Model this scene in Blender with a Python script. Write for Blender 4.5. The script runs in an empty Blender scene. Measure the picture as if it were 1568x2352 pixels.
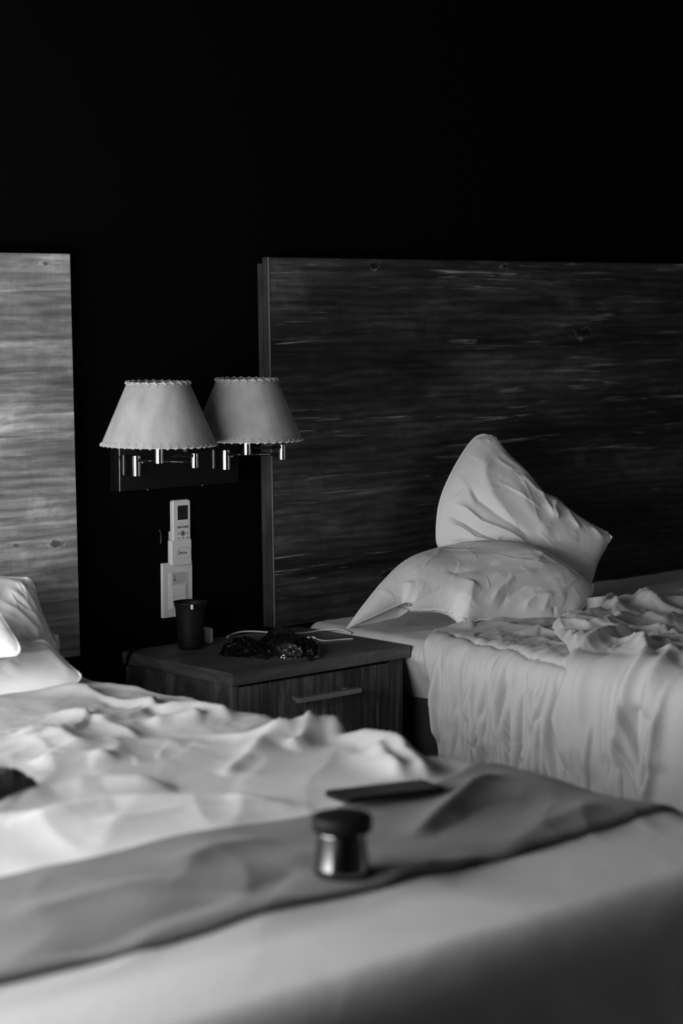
import bpy, bmesh, math, random
import numpy as np
from mathutils import Vector, Matrix
from math import sin, cos, radians, atan, pi

random.seed(4)
SC = bpy.context.scene
COL = SC.collection

# ------------------------------------------------------------------ camera
F_PX, YAW, PITCH = 4815.0, radians(43.0), atan((1176 - 679) / 4815.0)
CAM = np.array([0.0, -3.62, 1.33])
FWD = np.array([sin(YAW) * cos(PITCH), cos(YAW) * cos(PITCH), -sin(PITCH)])
RGT = np.array([cos(YAW), -sin(YAW), 0.0])
UPV = np.cross(RGT, FWD)
cd = bpy.data.cameras.new('camera')
cam = bpy.data.objects.new('camera', cd)
COL.objects.link(cam)
cd.sensor_fit = 'HORIZONTAL'; cd.sensor_width = 24.0
cd.lens = F_PX / 1568.0 * 24.0
cd.clip_start = 0.05; cd.clip_end = 50
M = Matrix(((RGT[0], UPV[0], -FWD[0], CAM[0]), (RGT[1], UPV[1], -FWD[1], CAM[1]), (RGT[2], UPV[2], -FWD[2], CAM[2]), (0, 0, 0, 1)))
cam.matrix_world = M
cd.dof.use_dof = True
cd.dof.focus_distance = 4.6
cd.dof.aperture_fstop = 3.0
SC.camera = cam

# ------------------------------------------------------------------ view, world, light
vs = SC.view_settings
vs.view_transform = 'Standard'; vs.look = 'None'; vs.gamma = 1.0; vs.use_curve_mapping = False
vs.exposure = 0.0
w = bpy.data.worlds.new('sky'); SC.world = w; w.use_nodes = True
w.node_tree.nodes['Background'].inputs[0].default_value = (0.8, 0.8, 0.8, 1)
w.node_tree.nodes['Background'].inputs[1].default_value = 0.6

WIN = dict(x=0.85, y0=-1.86, y1=-0.12, z0=0.42, z1=1.40)
ADDED_WIN = dict(y0=-4.82, y1=-4.22, z0=0.35, z1=1.75)


def area(name, loc, direction, sx, sy, power, spread=180):
    l = bpy.data.lights.new(name, 'AREA'); l.shape = 'RECTANGLE'; l.size = sx; l.size_y = sy
    l.energy = power; l.color = (1, 1, 1); l.spread = radians(spread)
    o = bpy.data.objects.new(name, l); COL.objects.link(o)
    o.location = loc
    o.rotation_euler = Vector(direction).to_track_quat('-Z', 'Y').to_euler()
    return o


# daylight entering the window in the left wall
DAY = area('daylight', (0.71, (WIN['y0'] + WIN['y1']) / 2, (WIN['z0'] + WIN['z1']) / 2), (1, 0, -0.02),
           WIN['y1'] - WIN['y0'] + 0.1, WIN['z1'] - WIN['z0'] + 0.1, 112)
# added fill light in a made-up narrow window far right, unseen behind the camera
ADDED_FILL = area('added_side_fill', (5.74, (ADDED_WIN['y0'] + ADDED_WIN['y1']) / 2, (ADDED_WIN['z0'] + ADDED_WIN['z1']) / 2), (-1, 0, 0),
            ADDED_WIN['y1'] - ADDED_WIN['y0'] + 0.05, ADDED_WIN['z1'] - ADDED_WIN['z0'] + 0.05, 24)


# ------------------------------------------------------------------ pixel -> world helpers
def ray(px, py):
    return FWD + RGT * (px - 784) / F_PX - UPV * (py - 1176) / F_PX


def hit(px, py, axis, val):
    d = ray(px, py)
    return CAM + d * ((val - CAM[axis]) / d[axis])


def hit_plane(px, py, o, n):
    d = ray(px, py)
    return CAM + d * (np.dot(np.array(o) - CAM, n) / np.dot(d, n))


# ------------------------------------------------------------------ numpy noise
_rs = np.random.RandomState(11)
_perm = _rs.permutation(256); _perm = np.concatenate([_perm, _perm, _perm])
_ang = _rs.rand(256) * 2 * pi
_gx, _gy = np.cos(_ang), np.sin(_ang)


def perlin(x, y, seed=0):
    x = x + seed * 17.37; y = y + seed * 9.13
    xi = np.floor(x).astype(int); yi = np.floor(y).astype(int)
    xf = x - xi; yf = y - yi
    xi &= 255; yi &= 255
    u = xf * xf * xf * (xf * (xf * 6 - 15) + 10); v = yf * yf * yf * (yf * (yf * 6 - 15) + 10)

    def g(i, j, fx, fy):
        k = _perm[_perm[(xi + i) & 255] + ((yi + j) & 255)] & 255
        return _gx[k] * fx + _gy[k] * fy
    a = g(0, 0, xf, yf); b = g(1, 0, xf - 1, yf); c = g(0, 1, xf, yf - 1); d = g(1, 1, xf - 1, yf - 1)
    return (a + (b - a) * u) * (1 - v) + (c + (d - c) * u) * v * 1.0


def ridged(x, y, seed=0, sharp=1.6):
    return (1 - np.clip(np.abs(perlin(x, y, seed)) * 2.2, 0, 1)) ** sharp


def sstep(a, b, x):
    t = np.clip((x - a) / (b - a), 0, 1)
    return t * t * (3 - 2 * t)


def creases(u, v, scale, seed, ang=0.0, stretch=1.0, warp=0.35):
    """cloth-like creases: domain-warped ridged noise, elongated along the direction ang"""
    c, s = cos(ang), sin(ang)
    p = (u * c + v * s) / (scale * stretch); q = (-u * s + v * c) / scale
    wx = perlin(p * 0.7, q * 0.7, seed + 3); wy = perlin(p * 0.7 + 5, q * 0.7 + 8, seed + 4)
    return ridged(p + warp * wx * 2, q + warp * wy * 2, seed)


def ridge_field(u, v, ridges):
    """ridges: (points[(u,v)..], width, amplitude[, kind]); returns a height field"""
    out = np.zeros_like(u)
    for r in ridges:
        pts, wd, amp = r[0], r[1], r[2]
        kind = r[3] if len(r) > 3 else 'r'
        pts = np.array(pts, float)
        seg = pts[1:] - pts[:-1]
        ln = np.hypot(seg[:, 0], seg[:, 1]); tot = ln.sum()
        lo = pts.min(0) - wd * 6; hi = pts.max(0) + wd * 6
        m = (u > lo[0]) & (u < hi[0]) & (v > lo[1]) & (v < hi[1])
        if not m.any():
            continue
        uu, vv = u[m], v[m]
        best = np.full(uu.shape, 1e9); tt = np.zeros(uu.shape); sd = np.zeros(uu.shape)
        acc = 0
        for k in range(len(seg)):
            L = max(ln[k], 1e-6)
            t = ((uu - pts[k, 0]) * seg[k, 0] + (vv - pts[k, 1]) * seg[k, 1]) / (L * L)
            tc = np.clip(t, 0, 1)
            dx = uu - pts[k, 0] - tc * seg[k, 0]; dy = vv - pts[k, 1] - tc * seg[k, 1]
            d = np.hypot(dx, dy)
            s = (seg[k, 0] * dy - seg[k, 1] * dx) / L
            mm = d < best
            best = np.where(mm, d, best); tt = np.where(mm, (acc + tc * L) / tot, tt); sd = np.where(mm, s, sd)
            acc += L
        taper = np.clip(np.minimum(tt, 1 - tt) / 0.22, 0, 1); taper = taper * taper * (3 - 2 * taper)
        if kind == 'w':      # grows along the line and ends abruptly
            taper = tt ** 1.3 * np.clip((1 - tt) / 0.10, 0, 1)
        if kind == 'o':      # open ended: does not fade out at its ends
            taper = np.ones_like(taper)
        if kind == 's':      # step: steep on the right of the line, long slope on its left
            e = 0.35 * wd
            prof = np.where(sd > 0, np.exp(-np.abs(sd) / (wd * 2.2)), np.exp(-(sd / e) ** 2))
            prof = prof * np.exp(-(np.maximum(best - np.abs(sd), 0) / wd) ** 2)
        else:
            e = 0.35 * wd
            prof = np.exp(-(np.sqrt(best ** 2 + e * e) - e) / (wd * 0.8))
        out[m] += amp * prof * taper
    return out


def rand_folds(seed, n, box_, ang, jit, ln, wd, amp, bend=0.5):
    """n random curved folds inside the box (u0, u1, v0, v1), running along ang (a number or a function)"""
    R_ = random.Random(seed); out = []
    for _ in range(n):
        x = R_.uniform(box_[0], box_[1]); y = R_.uniform(box_[2], box_[3])
        t = (ang(x, y) if callable(ang) else ang) + R_.gauss(0, jit)
        L = R_.uniform(*ln); k = R_.uniform(-bend, bend) / L * 2
        pts = []
        m = 6
        x -= cos(t) * L / 2; y -= sin(t) * L / 2
        for i in range(m + 1):
            pts.append((x, y)); x += cos(t) * L / m; y += sin(t) * L / m; t += k * L / m
        w_ = R_.uniform(*wd); a_ = R_.uniform(*amp)
        kind = 's' if R_.random() < 0.5 else 'r'
        if R_.random() < 0.5: pts = pts[::-1]
        out.append((pts, w_, a_, kind))
    return out


def fold_max(u, v, ridges):
    """like ridge_field, but overlapping folds merge instead of stacking up"""
    p = 0
    for r in ridges:
        p = p + np.maximum(ridge_field(u, v, [r]), 0) ** 2.5
    return p ** 0.4


# ------------------------------------------------------------------ object helpers
def tag(o, label=None, cat=None, group=None, kind=None):
    if label: o['label'] = label
    if cat: o['category'] = cat
    if group: o['group'] = group
    if kind: o['kind'] = kind
    return o


def thing(name, loc, label, cat, group=None):
    o = bpy.data.objects.new(name, None); COL.objects.link(o)
    o.location = loc; o.empty_display_size = 0.05
    return tag(o, label, cat, group)


def link(name, me, mat, parent=None):
    o = bpy.data.objects.new(name, me); COL.objects.link(o)
    if mat: me.materials.append(mat)
    if parent is not None:
        o.parent = parent
        o.matrix_parent_inverse = Matrix.Translation(parent_loc(parent)).inverted()
    return o


def parent_loc(p):
    v = Vector(p.location)
    if p.type != 'EMPTY' and p.parent is not None:
        return Vector((0, 0, 0))
    return v if p.type == 'EMPTY' else Vector((0, 0, 0))


def bm_obj(name, bm, mat, parent=None, smooth=False, bevel=0, seg=2):
    me = bpy.data.meshes.new(name)
    bmesh.ops.recalc_face_normals(bm, faces=bm.faces[:])
    bm.to_mesh(me); bm.free()
    if smooth:
        for p in me.polygons: p.use_smooth = True
    o = link(name, me, mat, parent)
    if bevel:
        m = o.modifiers.new('bevel', 'BEVEL'); m.width = bevel; m.segments = seg; m.limit_method = 'ANGLE'
        if smooth is False:
            for p in me.polygons: p.use_smooth = True
            w_ = o.modifiers.new('wn', 'WEIGHTED_NORMAL'); w_.keep_sharp = True
    return o


def box(bm, x0, x1, y0, y1, z0, z1):
    vs_ = [bm.verts.new(p) for p in ((x0, y0, z0), (x1, y0, z0), (x1, y1, z0), (x0, y1, z0), (x0, y0, z1), (x1, y0, z1), (x1, y1, z1), (x0, y1, z1))]
    for f in ((0, 3, 2, 1), (4, 5, 6, 7), (0, 1, 5, 4), (1, 2, 6, 5), (2, 3, 7, 6), (3, 0, 4, 7)):
        bm.faces.new([vs_[i] for i in f])


def box_obj(name, b, mat, parent=None, bevel=0.0, seg=2):
    bm = bmesh.new(); box(bm, *b)
    return bm_obj(name, bm, mat, parent, bevel=bevel, seg=seg)


def lathe(bm, prof, c=(0, 0, 0), n=64, close=False):
    rings = []
    for r, z in prof:
        if r < 1e-6:
            rings.append([bm.verts.new((c[0], c[1], c[2] + z))])
        else:
            rings.append([bm.verts.new((c[0] + r * cos(2 * pi * i / n), c[1] + r * sin(2 * pi * i / n), c[2] + z)) for i in range(n)])
    for a, b in zip(rings[:-1], rings[1:]):
        for i in range(n):
            j = (i + 1) % n
            if len(a) == 1 and len(b) == 1: continue
            if len(a) == 1: bm.faces.new((a[0], b[i], b[j]))
            elif len(b) == 1: bm.faces.new((a[i], a[j], b[0]))
            else: bm.faces.new((a[i], a[j], b[j], b[i]))


def tube(bm, pts, r, n=10, cap=True):
    pts = [Vector(p) for p in pts]
    rr = r if hasattr(r, '__len__') else [r] * len(pts)
    rings = []
    up = Vector((0, 0, 1))
    prev = None
    for i, p in enumerate(pts):
        t = (pts[min(i + 1, len(pts) - 1)] - pts[max(i - 1, 0)]).normalized()
        if prev is None:
            a = t.cross(up)
            if a.length < 1e-3: a = t.cross(Vector((1, 0, 0)))
        else:
            a = prev - t * prev.dot(t)
        a.normalize(); prev = a
        b = t.cross(a)
        rings.append([bm.verts.new(p + (a * cos(2 * pi * k / n) + b * sin(2 * pi * k / n)) * rr[i]) for k in range(n)])
    for a, b in zip(rings[:-1], rings[1:]):
        for i in range(n):
            j = (i + 1) % n
            bm.faces.new((a[i], a[j], b[j], b[i]))
    if cap:
        bm.faces.new(rings[0][::-1]); bm.faces.new(rings[-1])


def spline(pts, n=12):
    P = [np.array(p, float) for p in pts]
    P = [2 * P[0] - P[1]] + P + [2 * P[-1] - P[-2]]
    out = []
    for i in range(1, len(P) - 2):
        for k in range(n):
            t = k / n
            out.append(0.5 * ((2 * P[i]) + (-P[i - 1] + P[i + 1]) * t + (2 * P[i - 1] - 5 * P[i] + 4 * P[i + 1] - P[i + 2]) * t * t + (-P[i - 1] + 3 * P[i] - 3 * P[i + 1] + P[i + 2]) * t ** 3))
    out.append(P[-2])
    return out


def cyl(bm, p0, p1, r, n=32):
    tube(bm, [p0, p1], r, n)


def grid_mesh(name, V, mat, parent=None, thick=0.0, thing_tag=None):
    """V: (n, m, 3) vertices"""
    n, m = V.shape[:2]
    me = bpy.data.meshes.new(name)
    idx = np.arange(n * m).reshape(n, m)
    f = np.stack([idx[:-1, :-1], idx[1:, :-1], idx[1:, 1:], idx[:-1, 1:]], -1).reshape(-1, 4)
    me.from_pydata(V.reshape(-1, 3).tolist(), [], f.tolist())
    me.polygons.foreach_set('use_smooth', [True] * len(me.polygons))
    me.update()
    o = link(name, me, mat, parent)
    if thick:
        s = o.modifiers.new('solid', 'SOLIDIFY'); s.thickness = thick; s.offset = -1
    return o


# ------------------------------------------------------------------ materials
def new_mat(name):
    m = bpy.data.materials.new(name); m.use_nodes = True
    nt = m.node_tree
    return m, nt, nt.nodes['Principled BSDF']


def g(v):
    return (v, v, v, 1)


def simple(name, v, rough=0.5, metal=0.0, spec=0.5, bump=0.0, bscale=200):
    m, nt, b = new_mat(name)
    b.inputs['Roughness'].default_value = rough; b.inputs['Metallic'].default_value = metal
    b.inputs['Specular IOR Level'].default_value = spec
    tc = nt.nodes.new('ShaderNodeTexCoord')
    nz = nt.nodes.new('ShaderNodeTexNoise'); nz.inputs['Scale'].default_value = bscale; nz.inputs['Detail'].default_value = 3
    nt.links.new(tc.outputs['Object'], nz.inputs['Vector'])
    cr = nt.nodes.new('ShaderNodeMapRange'); cr.inputs['To Min'].default_value = v * 0.93; cr.inputs['To Max'].default_value = v * 1.07
    nt.links.new(nz.outputs['Fac'], cr.inputs['Value']); nt.links.new(cr.outputs[0], b.inputs['Base Color'])
    if bump:
        bp = nt.nodes.new('ShaderNodeBump'); bp.inputs['Strength'].default_value = bump; bp.inputs['Distance'].default_value = 0.001
        nt.links.new(nz.outputs['Fac'], bp.inputs['Height']); nt.links.new(bp.outputs[0], b.inputs['Normal'])
    return m


def cloth_mat(name, v, bump=0.35, wr=0.0006, rough=0.9):
    m, nt, b = new_mat(name)
    N, L = nt.nodes, nt.links
    b.inputs['Roughness'].default_value = rough; b.inputs['Specular IOR Level'].default_value = 0.15
    b.inputs['Sheen Weight'].default_value = 0.08
    tc = N.new('ShaderNodeTexCoord')
    n1 = N.new('ShaderNodeTexNoise'); n1.inputs['Scale'].default_value = 900; n1.inputs['Detail'].default_value = 2
    n2 = N.new('ShaderNodeTexNoise'); n2.inputs['Scale'].default_value = 38; n2.inputs['Detail'].default_value = 5; n2.inputs['Distortion'].default_value = 1.2
    for n in (n1, n2): L.new(tc.outputs['Object'], n.inputs['Vector'])
    ad = N.new('ShaderNodeMath'); ad.operation = 'MULTIPLY_ADD'; ad.inputs[1].default_value = 0.12
    L.new(n1.outputs['Fac'], ad.inputs[0]); L.new(n2.outputs['Fac'], ad.inputs[2])
    bp = N.new('ShaderNodeBump'); bp.inputs['Strength'].default_value = bump; bp.inputs['Distance'].default_value = wr * 4
    L.new(ad.outputs[0], bp.inputs['Height']); L.new(bp.outputs[0], b.inputs['Normal'])
    mr = N.new('ShaderNodeMapRange'); mr.inputs['To Min'].default_value = v * 0.94; mr.inputs['To Max'].default_value = v * 1.06
    L.new(n1.outputs['Fac'], mr.inputs['Value']); L.new(mr.outputs[0], b.inputs['Base Color'])
    return m


def wood_mat(name, vertical=False, lo=0.02, mid=0.09, hi=0.4, rough=0.5, contrast=1.0, rot=0.0, spec=0.3, knots=()):
    """grey weathered laminate: grain runs along object X (or Z when vertical, or along Y)"""
    m, nt, b = new_mat(name)
    N, L = nt.nodes, nt.links
    tc = N.new('ShaderNodeTexCoord')
    vm = N.new('ShaderNodeMapping'); vm.inputs['Rotation'].default_value = (0, radians(90) if vertical else 0, rot)
    L.new(tc.outputs['Object'], vm.inputs['Vector'])

    def mapn(s, loc=(0, 0, 0)):
        mp = N.new('ShaderNodeMapping'); mp.inputs['Scale'].default_value = s; mp.inputs['Location'].default_value = loc
        L.new(vm.outputs[0], mp.inputs['Vector']); return mp

    def noise(s, scale, det=6, dist=0.0, loc=(0, 0, 0), rg=0.55):
        n = N.new('ShaderNodeTexNoise'); n.inputs['Scale'].default_value = scale; n.inputs['Detail'].default_value = det
        n.inputs['Distortion'].default_value = dist; n.inputs['Roughness'].default_value = rg
        L.new(mapn(s, loc).outputs[0], n.inputs['Vector']); return n.outputs['Fac']

    def ramp(src, stops):
        r = N.new('ShaderNodeValToRGB'); e = r.color_ramp.elements
        while len(e) < len(stops): e.new(0.5)
        for k, (p, c) in enumerate(stops): e[k].position = p; e[k].color = g(c)
        L.new(src, r.inputs[0]); return r.outputs[0]

    def mix(kind, fac, a, b_):
        x = N.new('ShaderNodeMix'); x.data_type = 'RGBA'; x.blend_type = kind
        if isinstance(fac, float): x.inputs[0].default_value = fac
        else: L.new(fac, x.inputs[0])
        for i, s in ((6, a), (7, b_)):
            if isinstance(s, float): x.inputs[i].default_value = g(s)
            else: L.new(s, x.inputs[i])
        return x.outputs[2]
    band = ramp(noise((0.9, 3, 6.5), 1.0, 4, 0.6), [(0.28, lo), (0.5, mid), (0.75, mid * 2.1)])
    cath = N.new('ShaderNodeTexWave'); cath.wave_type = 'BANDS'; cath.bands_direction = 'Z'
    cath.inputs['Scale'].default_value = 9; cath.inputs['Distortion'].default_value = 9; cath.inputs['Detail'].default_value = 3
    cath.inputs['Detail Scale'].default_value = 0.8; cath.inputs['Detail Roughness'].default_value = 0.6
    L.new(mapn((0.35, 1, 1.6)).outputs[0], cath.inputs['Vector'])
    c1 = mix('MULTIPLY', 0.55 * contrast, band, ramp(cath.outputs['Fac'], [(0.0, 0.45), (0.6, 1.0), (1.0, 1.25)]))
    fine = ramp(noise((6, 20, 130), 1.0, 5, 0.3), [(0.3, 0.35), (0.5, 1.0), (0.72, 1.7)])
    c2 = mix('MULTIPLY', 0.45 * contrast, c1, fine)
    blot = ramp(noise((0.7, 1, 2.6), 5.0, 7, 0.5, (3, 1, 2), 0.72), [(0.34, 0.30), (0.5, 0.85), (0.68, 2.2)])
    c3 = mix('MULTIPLY', 0.8 * contrast, c2, blot)
    weave = ramp(noise((110, 60, 14), 1.0, 3, 0.0, (1, 0, 0)), [(0.35, 0.6), (0.55, 1.0), (0.75, 1.5)])
    c4 = mix('MULTIPLY', 0.22 * contrast, c3, weave)
    # thin pale scratches along the grain
    sc1 = ramp(noise((3.2, 10, 95), 1.0, 6, 1.1, (7, 0, 4), 0.62), [(0.585, 0.0), (0.66, 1.0)])
    msk = ramp(noise((1.5, 2, 7), 1.0, 4, 0.4, (2, 2, 9)), [(0.47, 0.0), (0.62, 1.0)])
    sm = mix('MULTIPLY', 1.0, sc1, msk)
    c5 = mix('MIX', sm, c4, hi * 1.0)
    dk = ramp(noise((2.0, 4, 60), 1.0, 6, 1.0, (11, 3, 1), 0.6), [(0.3, 1.0), (0.38, 0.0)])
    dmask = N.new('ShaderNodeMath'); dmask.operation = 'MULTIPLY'; dmask.inputs[1].default_value = 0.7
    L.new(dk, dmask.inputs[0])
    c6 = mix('MIX', dmask.outputs[0], c5, lo * 0.4)
    for (kx, kz, kr) in knots:
        sub = N.new('ShaderNodeVectorMath'); sub.operation = 'SUBTRACT'; sub.inputs[1].default_value = (kx, 0, kz)
        L.new(tc.outputs['Object'], sub.inputs[0])
        sc_ = N.new('ShaderNodeVectorMath'); sc_.operation = 'MULTIPLY'; sc_.inputs[1].default_value = (0.7, 0, 1.6)
        L.new(sub.outputs[0], sc_.inputs[0])
        wn_ = N.new('ShaderNodeTexNoise'); wn_.inputs['Scale'].default_value = 45; wn_.inputs['Detail'].default_value = 5
        L.new(tc.outputs['Object'], wn_.inputs['Vector'])
        ln = N.new('ShaderNodeVectorMath'); ln.operation = 'LENGTH'; L.new(sc_.outputs[0], ln.inputs[0])
        ad = N.new('ShaderNodeMath'); ad.operation = 'MULTIPLY_ADD'; ad.inputs[1].default_value = kr * 3.0
        L.new(wn_.outputs['Fac'], ad.inputs[0]); L.new(ln.outputs['Value'], ad.inputs[2])
        mr = N.new('ShaderNodeMapRange'); mr.inputs['From Min'].default_value = kr * 1.3; mr.inputs['From Max'].default_value = kr * 3.2
        L.new(ad.outputs[0], mr.inputs['Value'])
        kf = ramp(mr.outputs[0], [(0.0, 0.9), (0.35, 0.8), (0.62, 0.0)])
        rim = ramp(mr.outputs[0], [(0.48, 0.0), (0.62, 0.55), (0.78, 0.0)])
        rn = mix('MULTIPLY', 1.0, rim, ramp(noise((60, 60, 90), 1.0, 4), [(0.45, 0.0), (0.6, 1.0)]))
        c6 = mix('MIX', kf, c6, lo * 0.5)
        c6 = mix('MIX', rn, c6, hi)
    L.new(c6, b.inputs['Base Color'])
    b.inputs['Roughness'].default_value = rough
    b.inputs['Specular IOR Level'].default_value = spec
    bp = N.new('ShaderNodeBump'); bp.inputs['Strength'].default_value = 0.25; bp.inputs['Distance'].default_value = 0.0006
    L.new(fine, bp.inputs['Height']); L.new(bp.outputs[0], b.inputs['Normal'])
    return m


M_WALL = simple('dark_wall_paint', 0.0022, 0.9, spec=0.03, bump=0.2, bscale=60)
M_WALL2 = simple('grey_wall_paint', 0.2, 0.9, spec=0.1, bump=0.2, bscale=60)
M_FLOOR = simple('dark_floor', 0.03, 0.6, bump=0.1, bscale=20)
M_CEIL = simple('ceiling_paint', 0.12, 0.9)
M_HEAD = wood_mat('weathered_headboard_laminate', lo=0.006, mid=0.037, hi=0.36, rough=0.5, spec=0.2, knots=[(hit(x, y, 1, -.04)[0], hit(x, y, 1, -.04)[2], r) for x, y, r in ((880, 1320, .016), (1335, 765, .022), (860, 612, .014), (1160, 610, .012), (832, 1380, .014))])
M_HEADLIT = wood_mat('brightened_headboard_laminate', lo=0.13, mid=0.25, hi=0.6, rough=0.4, spec=0.4, contrast=0.8, knots=[(hit(x, y, 1, -.04)[0], hit(x, y, 1, -.04)[2], r) for x, y, r in ((115, 1248, .016), (28, 1252, .008), (105, 605, .010))])  # same laminate with the left headboard's stronger light put into its colour
M_HEADSIDE = wood_mat('headboard_edge_laminate', vertical=True, lo=0.016, mid=0.027, hi=0.04, contrast=0.7, spec=0.2)
M_EDGE = simple('pale_edge_banding', 0.14, 0.5)
M_NSTOP = wood_mat('nightstand_top_laminate', lo=0.03, mid=0.075, hi=0.12, rough=0.5, contrast=0.55)
M_NSBODY = wood_mat('nightstand_body_laminate', vertical=True, lo=0.015, mid=0.07, hi=0.25, contrast=1.0)
M_HANDLE = simple('brushed_handle_metal', 0.22, 0.4, 0.6)
M_WHITE = cloth_mat('white_cotton', 0.62)
M_WHITE2 = cloth_mat('white_duvet_cotton', 0.36)
M_QUILT = cloth_mat('white_quilted_cotton', 0.50)
M_SHEET = cloth_mat('white_fitted_sheet', 0.52)
M_RUNNER = cloth_mat('grey_runner_cloth', 0.075, bump=0.4)
M_MATT = cloth_mat('shaded_mattress_ticking', 0.035)  # dark tone puts the shade beside the nightstand into the mattress colour
M_BASE = simple('bed_base_cloth', 0.03, 0.9)
M_PIPE = cloth_mat('pillow_piping', 0.75)
M_CHROME = simple('black_chrome', 0.006, 0.08, 0.0, spec=0.35)
M_STEEL = simple('polished_steel', 0.45, 0.12, 1.0)
M_BLACKGLOSS = simple('glossy_black_plastic', 0.008, 0.12, spec=0.6)
M_BLACK = simple('matte_black', 0.004, 0.6, spec=0.12)
M_PLASTIC = simple('white_plastic', 0.60, 0.45, spec=0.4)
M_PLASTIC2 = simple('grey_plastic', 0.45, 0.5)
M_PRINT = simple('dark_print', 0.015, 0.6)
M_BUTTON = simple('grey_button', 0.22, 0.5)
M_LCD = simple('dark_display', 0.004, 0.35, spec=0.3)
M_CUP = simple('dark_grey_cup', 0.007, 0.55, spec=0.15)
M_CABLE = simple('white_cable', 0.55, 0.5)
M_LACE = cloth_mat('parchment_lacing', 0.42)
M_DARKCLOTH = cloth_mat('black_cloth', 0.008)
M_FRAMEW = simple('window_frame_paint', 0.5, 0.5)


def parchment():
    m, nt, b = new_mat('parchment_shade')
    N, L = nt.nodes, nt.links
    tc = N.new('ShaderNodeTexCoord')
    n1 = N.new('ShaderNodeTexNoise'); n1.inputs['Scale'].default_value = 26; n1.inputs['Detail'].default_value = 6; n1.inputs['Roughness'].default_value = 0.6
    mp = N.new('ShaderNodeMapping'); mp.inputs['Scale'].default_value = (1, 1, 0.45)
    L.new(tc.outputs['Object'], mp.inputs[0]); L.new(mp.outputs[0], n1.inputs['Vector'])
    mr = N.new('ShaderNodeMapRange'); mr.inputs['From Min'].default_value = 0.3; mr.inputs['From Max'].default_value = 0.7
    mr.inputs['To Min'].default_value = 0.24; mr.inputs['To Max'].default_value = 0.36
    L.new(n1.outputs['Fac'], mr.inputs['Value']); L.new(mr.outputs[0], b.inputs['Base Color'])
    b.inputs['Roughness'].default_value = 0.75; b.inputs['Specular IOR Level'].default_value = 0.2
    return m


M_SHADE = parchment()


def glass_mat():
    m = bpy.data.materials.new('window_glass'); m.use_nodes = True
    nt = m.node_tree; nt.nodes.clear()
    o = nt.nodes.new('ShaderNodeOutputMaterial'); mx = nt.nodes.new('ShaderNodeMixShader')
    t = nt.nodes.new('ShaderNodeBsdfTransparent'); gl = nt.nodes.new('ShaderNodeBsdfGlossy'); gl.inputs['Roughness'].default_value = 0.02
    mx.inputs[0].default_value = 0.06
    nt.links.new(t.outputs[0], mx.inputs[1]); nt.links.new(gl.outputs[0], mx.inputs[2]); nt.links.new(mx.outputs[0], o.inputs[0])
    return m


# ------------------------------------------------------------------ room
def struct(name, b, mat):
    return tag(box_obj(name, b, mat), kind='structure')


XR, YF, ZC, XL = 5.6, -4.9, 2.7, -1.4
struct('floor', (XL - .1, XR + .1, YF - .1, 0.1, -0.1, 0.0), M_FLOOR)
struct('ceiling', (XL - .1, XR + .1, YF - .1, 0.1, ZC, ZC + 0.1), M_CEIL)
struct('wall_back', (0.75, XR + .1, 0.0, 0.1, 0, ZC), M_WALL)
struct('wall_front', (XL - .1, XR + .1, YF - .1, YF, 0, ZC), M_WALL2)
YR = -2.24


def side_wall(name, xa, xb, ya, yb, W, wname, xw):
    bm = bmesh.new()
    for b_ in ((xa, xb, ya, yb, 0, W['z0']), (xa, xb, ya, yb, W['z1'], ZC), (xa, xb, ya, W['y0'], W['z0'], W['z1']), (xa, xb, W['y1'], yb, W['z0'], W['z1'])):
        box(bm, *b_)
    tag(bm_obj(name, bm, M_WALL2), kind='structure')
    bm = bmesh.new()
    yc = (W['y0'] + W['y1']) / 2
    for b_ in ((xw, xw + .04, W['y0'], W['y0'] + .04, W['z0'], W['z1']), (xw, xw + .04, W['y1'] - .04, W['y1'], W['z0'], W['z1']),
               (xw, xw + .04, W['y0'] + .04, W['y1'] - .04, W['z0'], W['z0'] + .04), (xw, xw + .04, W['y0'] + .04, W['y1'] - .04, W['z1'] - .04, W['z1'])):
        box(bm, *b_)
    spans = [(W['y0'] + .04, W['y1'] - .04)]
    if W['y1'] - W['y0'] > 1:
        box(bm, xw + .005, xw + .035, yc - .02, yc + .02, W['z0'] + .04, W['z1'] - .04)
        spans = [(W['y0'] + .04, yc - .02), (yc + .02, W['y1'] - .04)]
    win = tag(bm_obj(wname, bm, M_FRAMEW), kind='structure')
    for a_, b_ in spans:
        box_obj('pane', (xw + .018, xw + .022, a_, b_, W['z0'] + .04, W['z1'] - .04), glass_mat(), win)


side_wall('wall_left', 0.75, 0.85, YR, 0, WIN, 'window_1', 0.78)
side_wall('wall_right', XR, XR + .1, YF, 0, ADDED_WIN, 'added_window', XR + .03)  # second window is made up to hold the added fill light
struct('wall_left_return', (XL, 0.75, YR, YR + .1, 0, ZC), M_WALL2)
struct('wall_left_entry', (XL - .1, XL, YF, YR + .1, 0, ZC), M_WALL2)


# ------------------------------------------------------------------ headboards (wall-mounted panels, leaning slightly)
def headboard(x0, x1, label, mat):
    t = thing('headboard', (x0, -0.01, 0.575), label, 'headboard', 'wooden headboards')
    p = box_obj('panel', (x0 + .0015, x1, -0.040, -0.020, 0.575, 1.416), mat, t, bevel=0.0008, seg=1)
    box_obj('edge_strip', (x0, x0 + .0015, -0.0395, -0.0205, 0.576, 1.4155), M_HEADSIDE, t)
    box_obj('backing', (x0 - .001, x1 - .004, -0.020, -0.004, 0.575, 1.402), M_HEADSIDE, t)
    box_obj('banding', (x0 - .0002, x0 + .0022, -0.0412, -0.0394, 0.576, 1.4155), M_EDGE, t)
    t.rotation_euler = (radians(-1.2), 0, 0); t.location.y = -0.026
    return t


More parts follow.
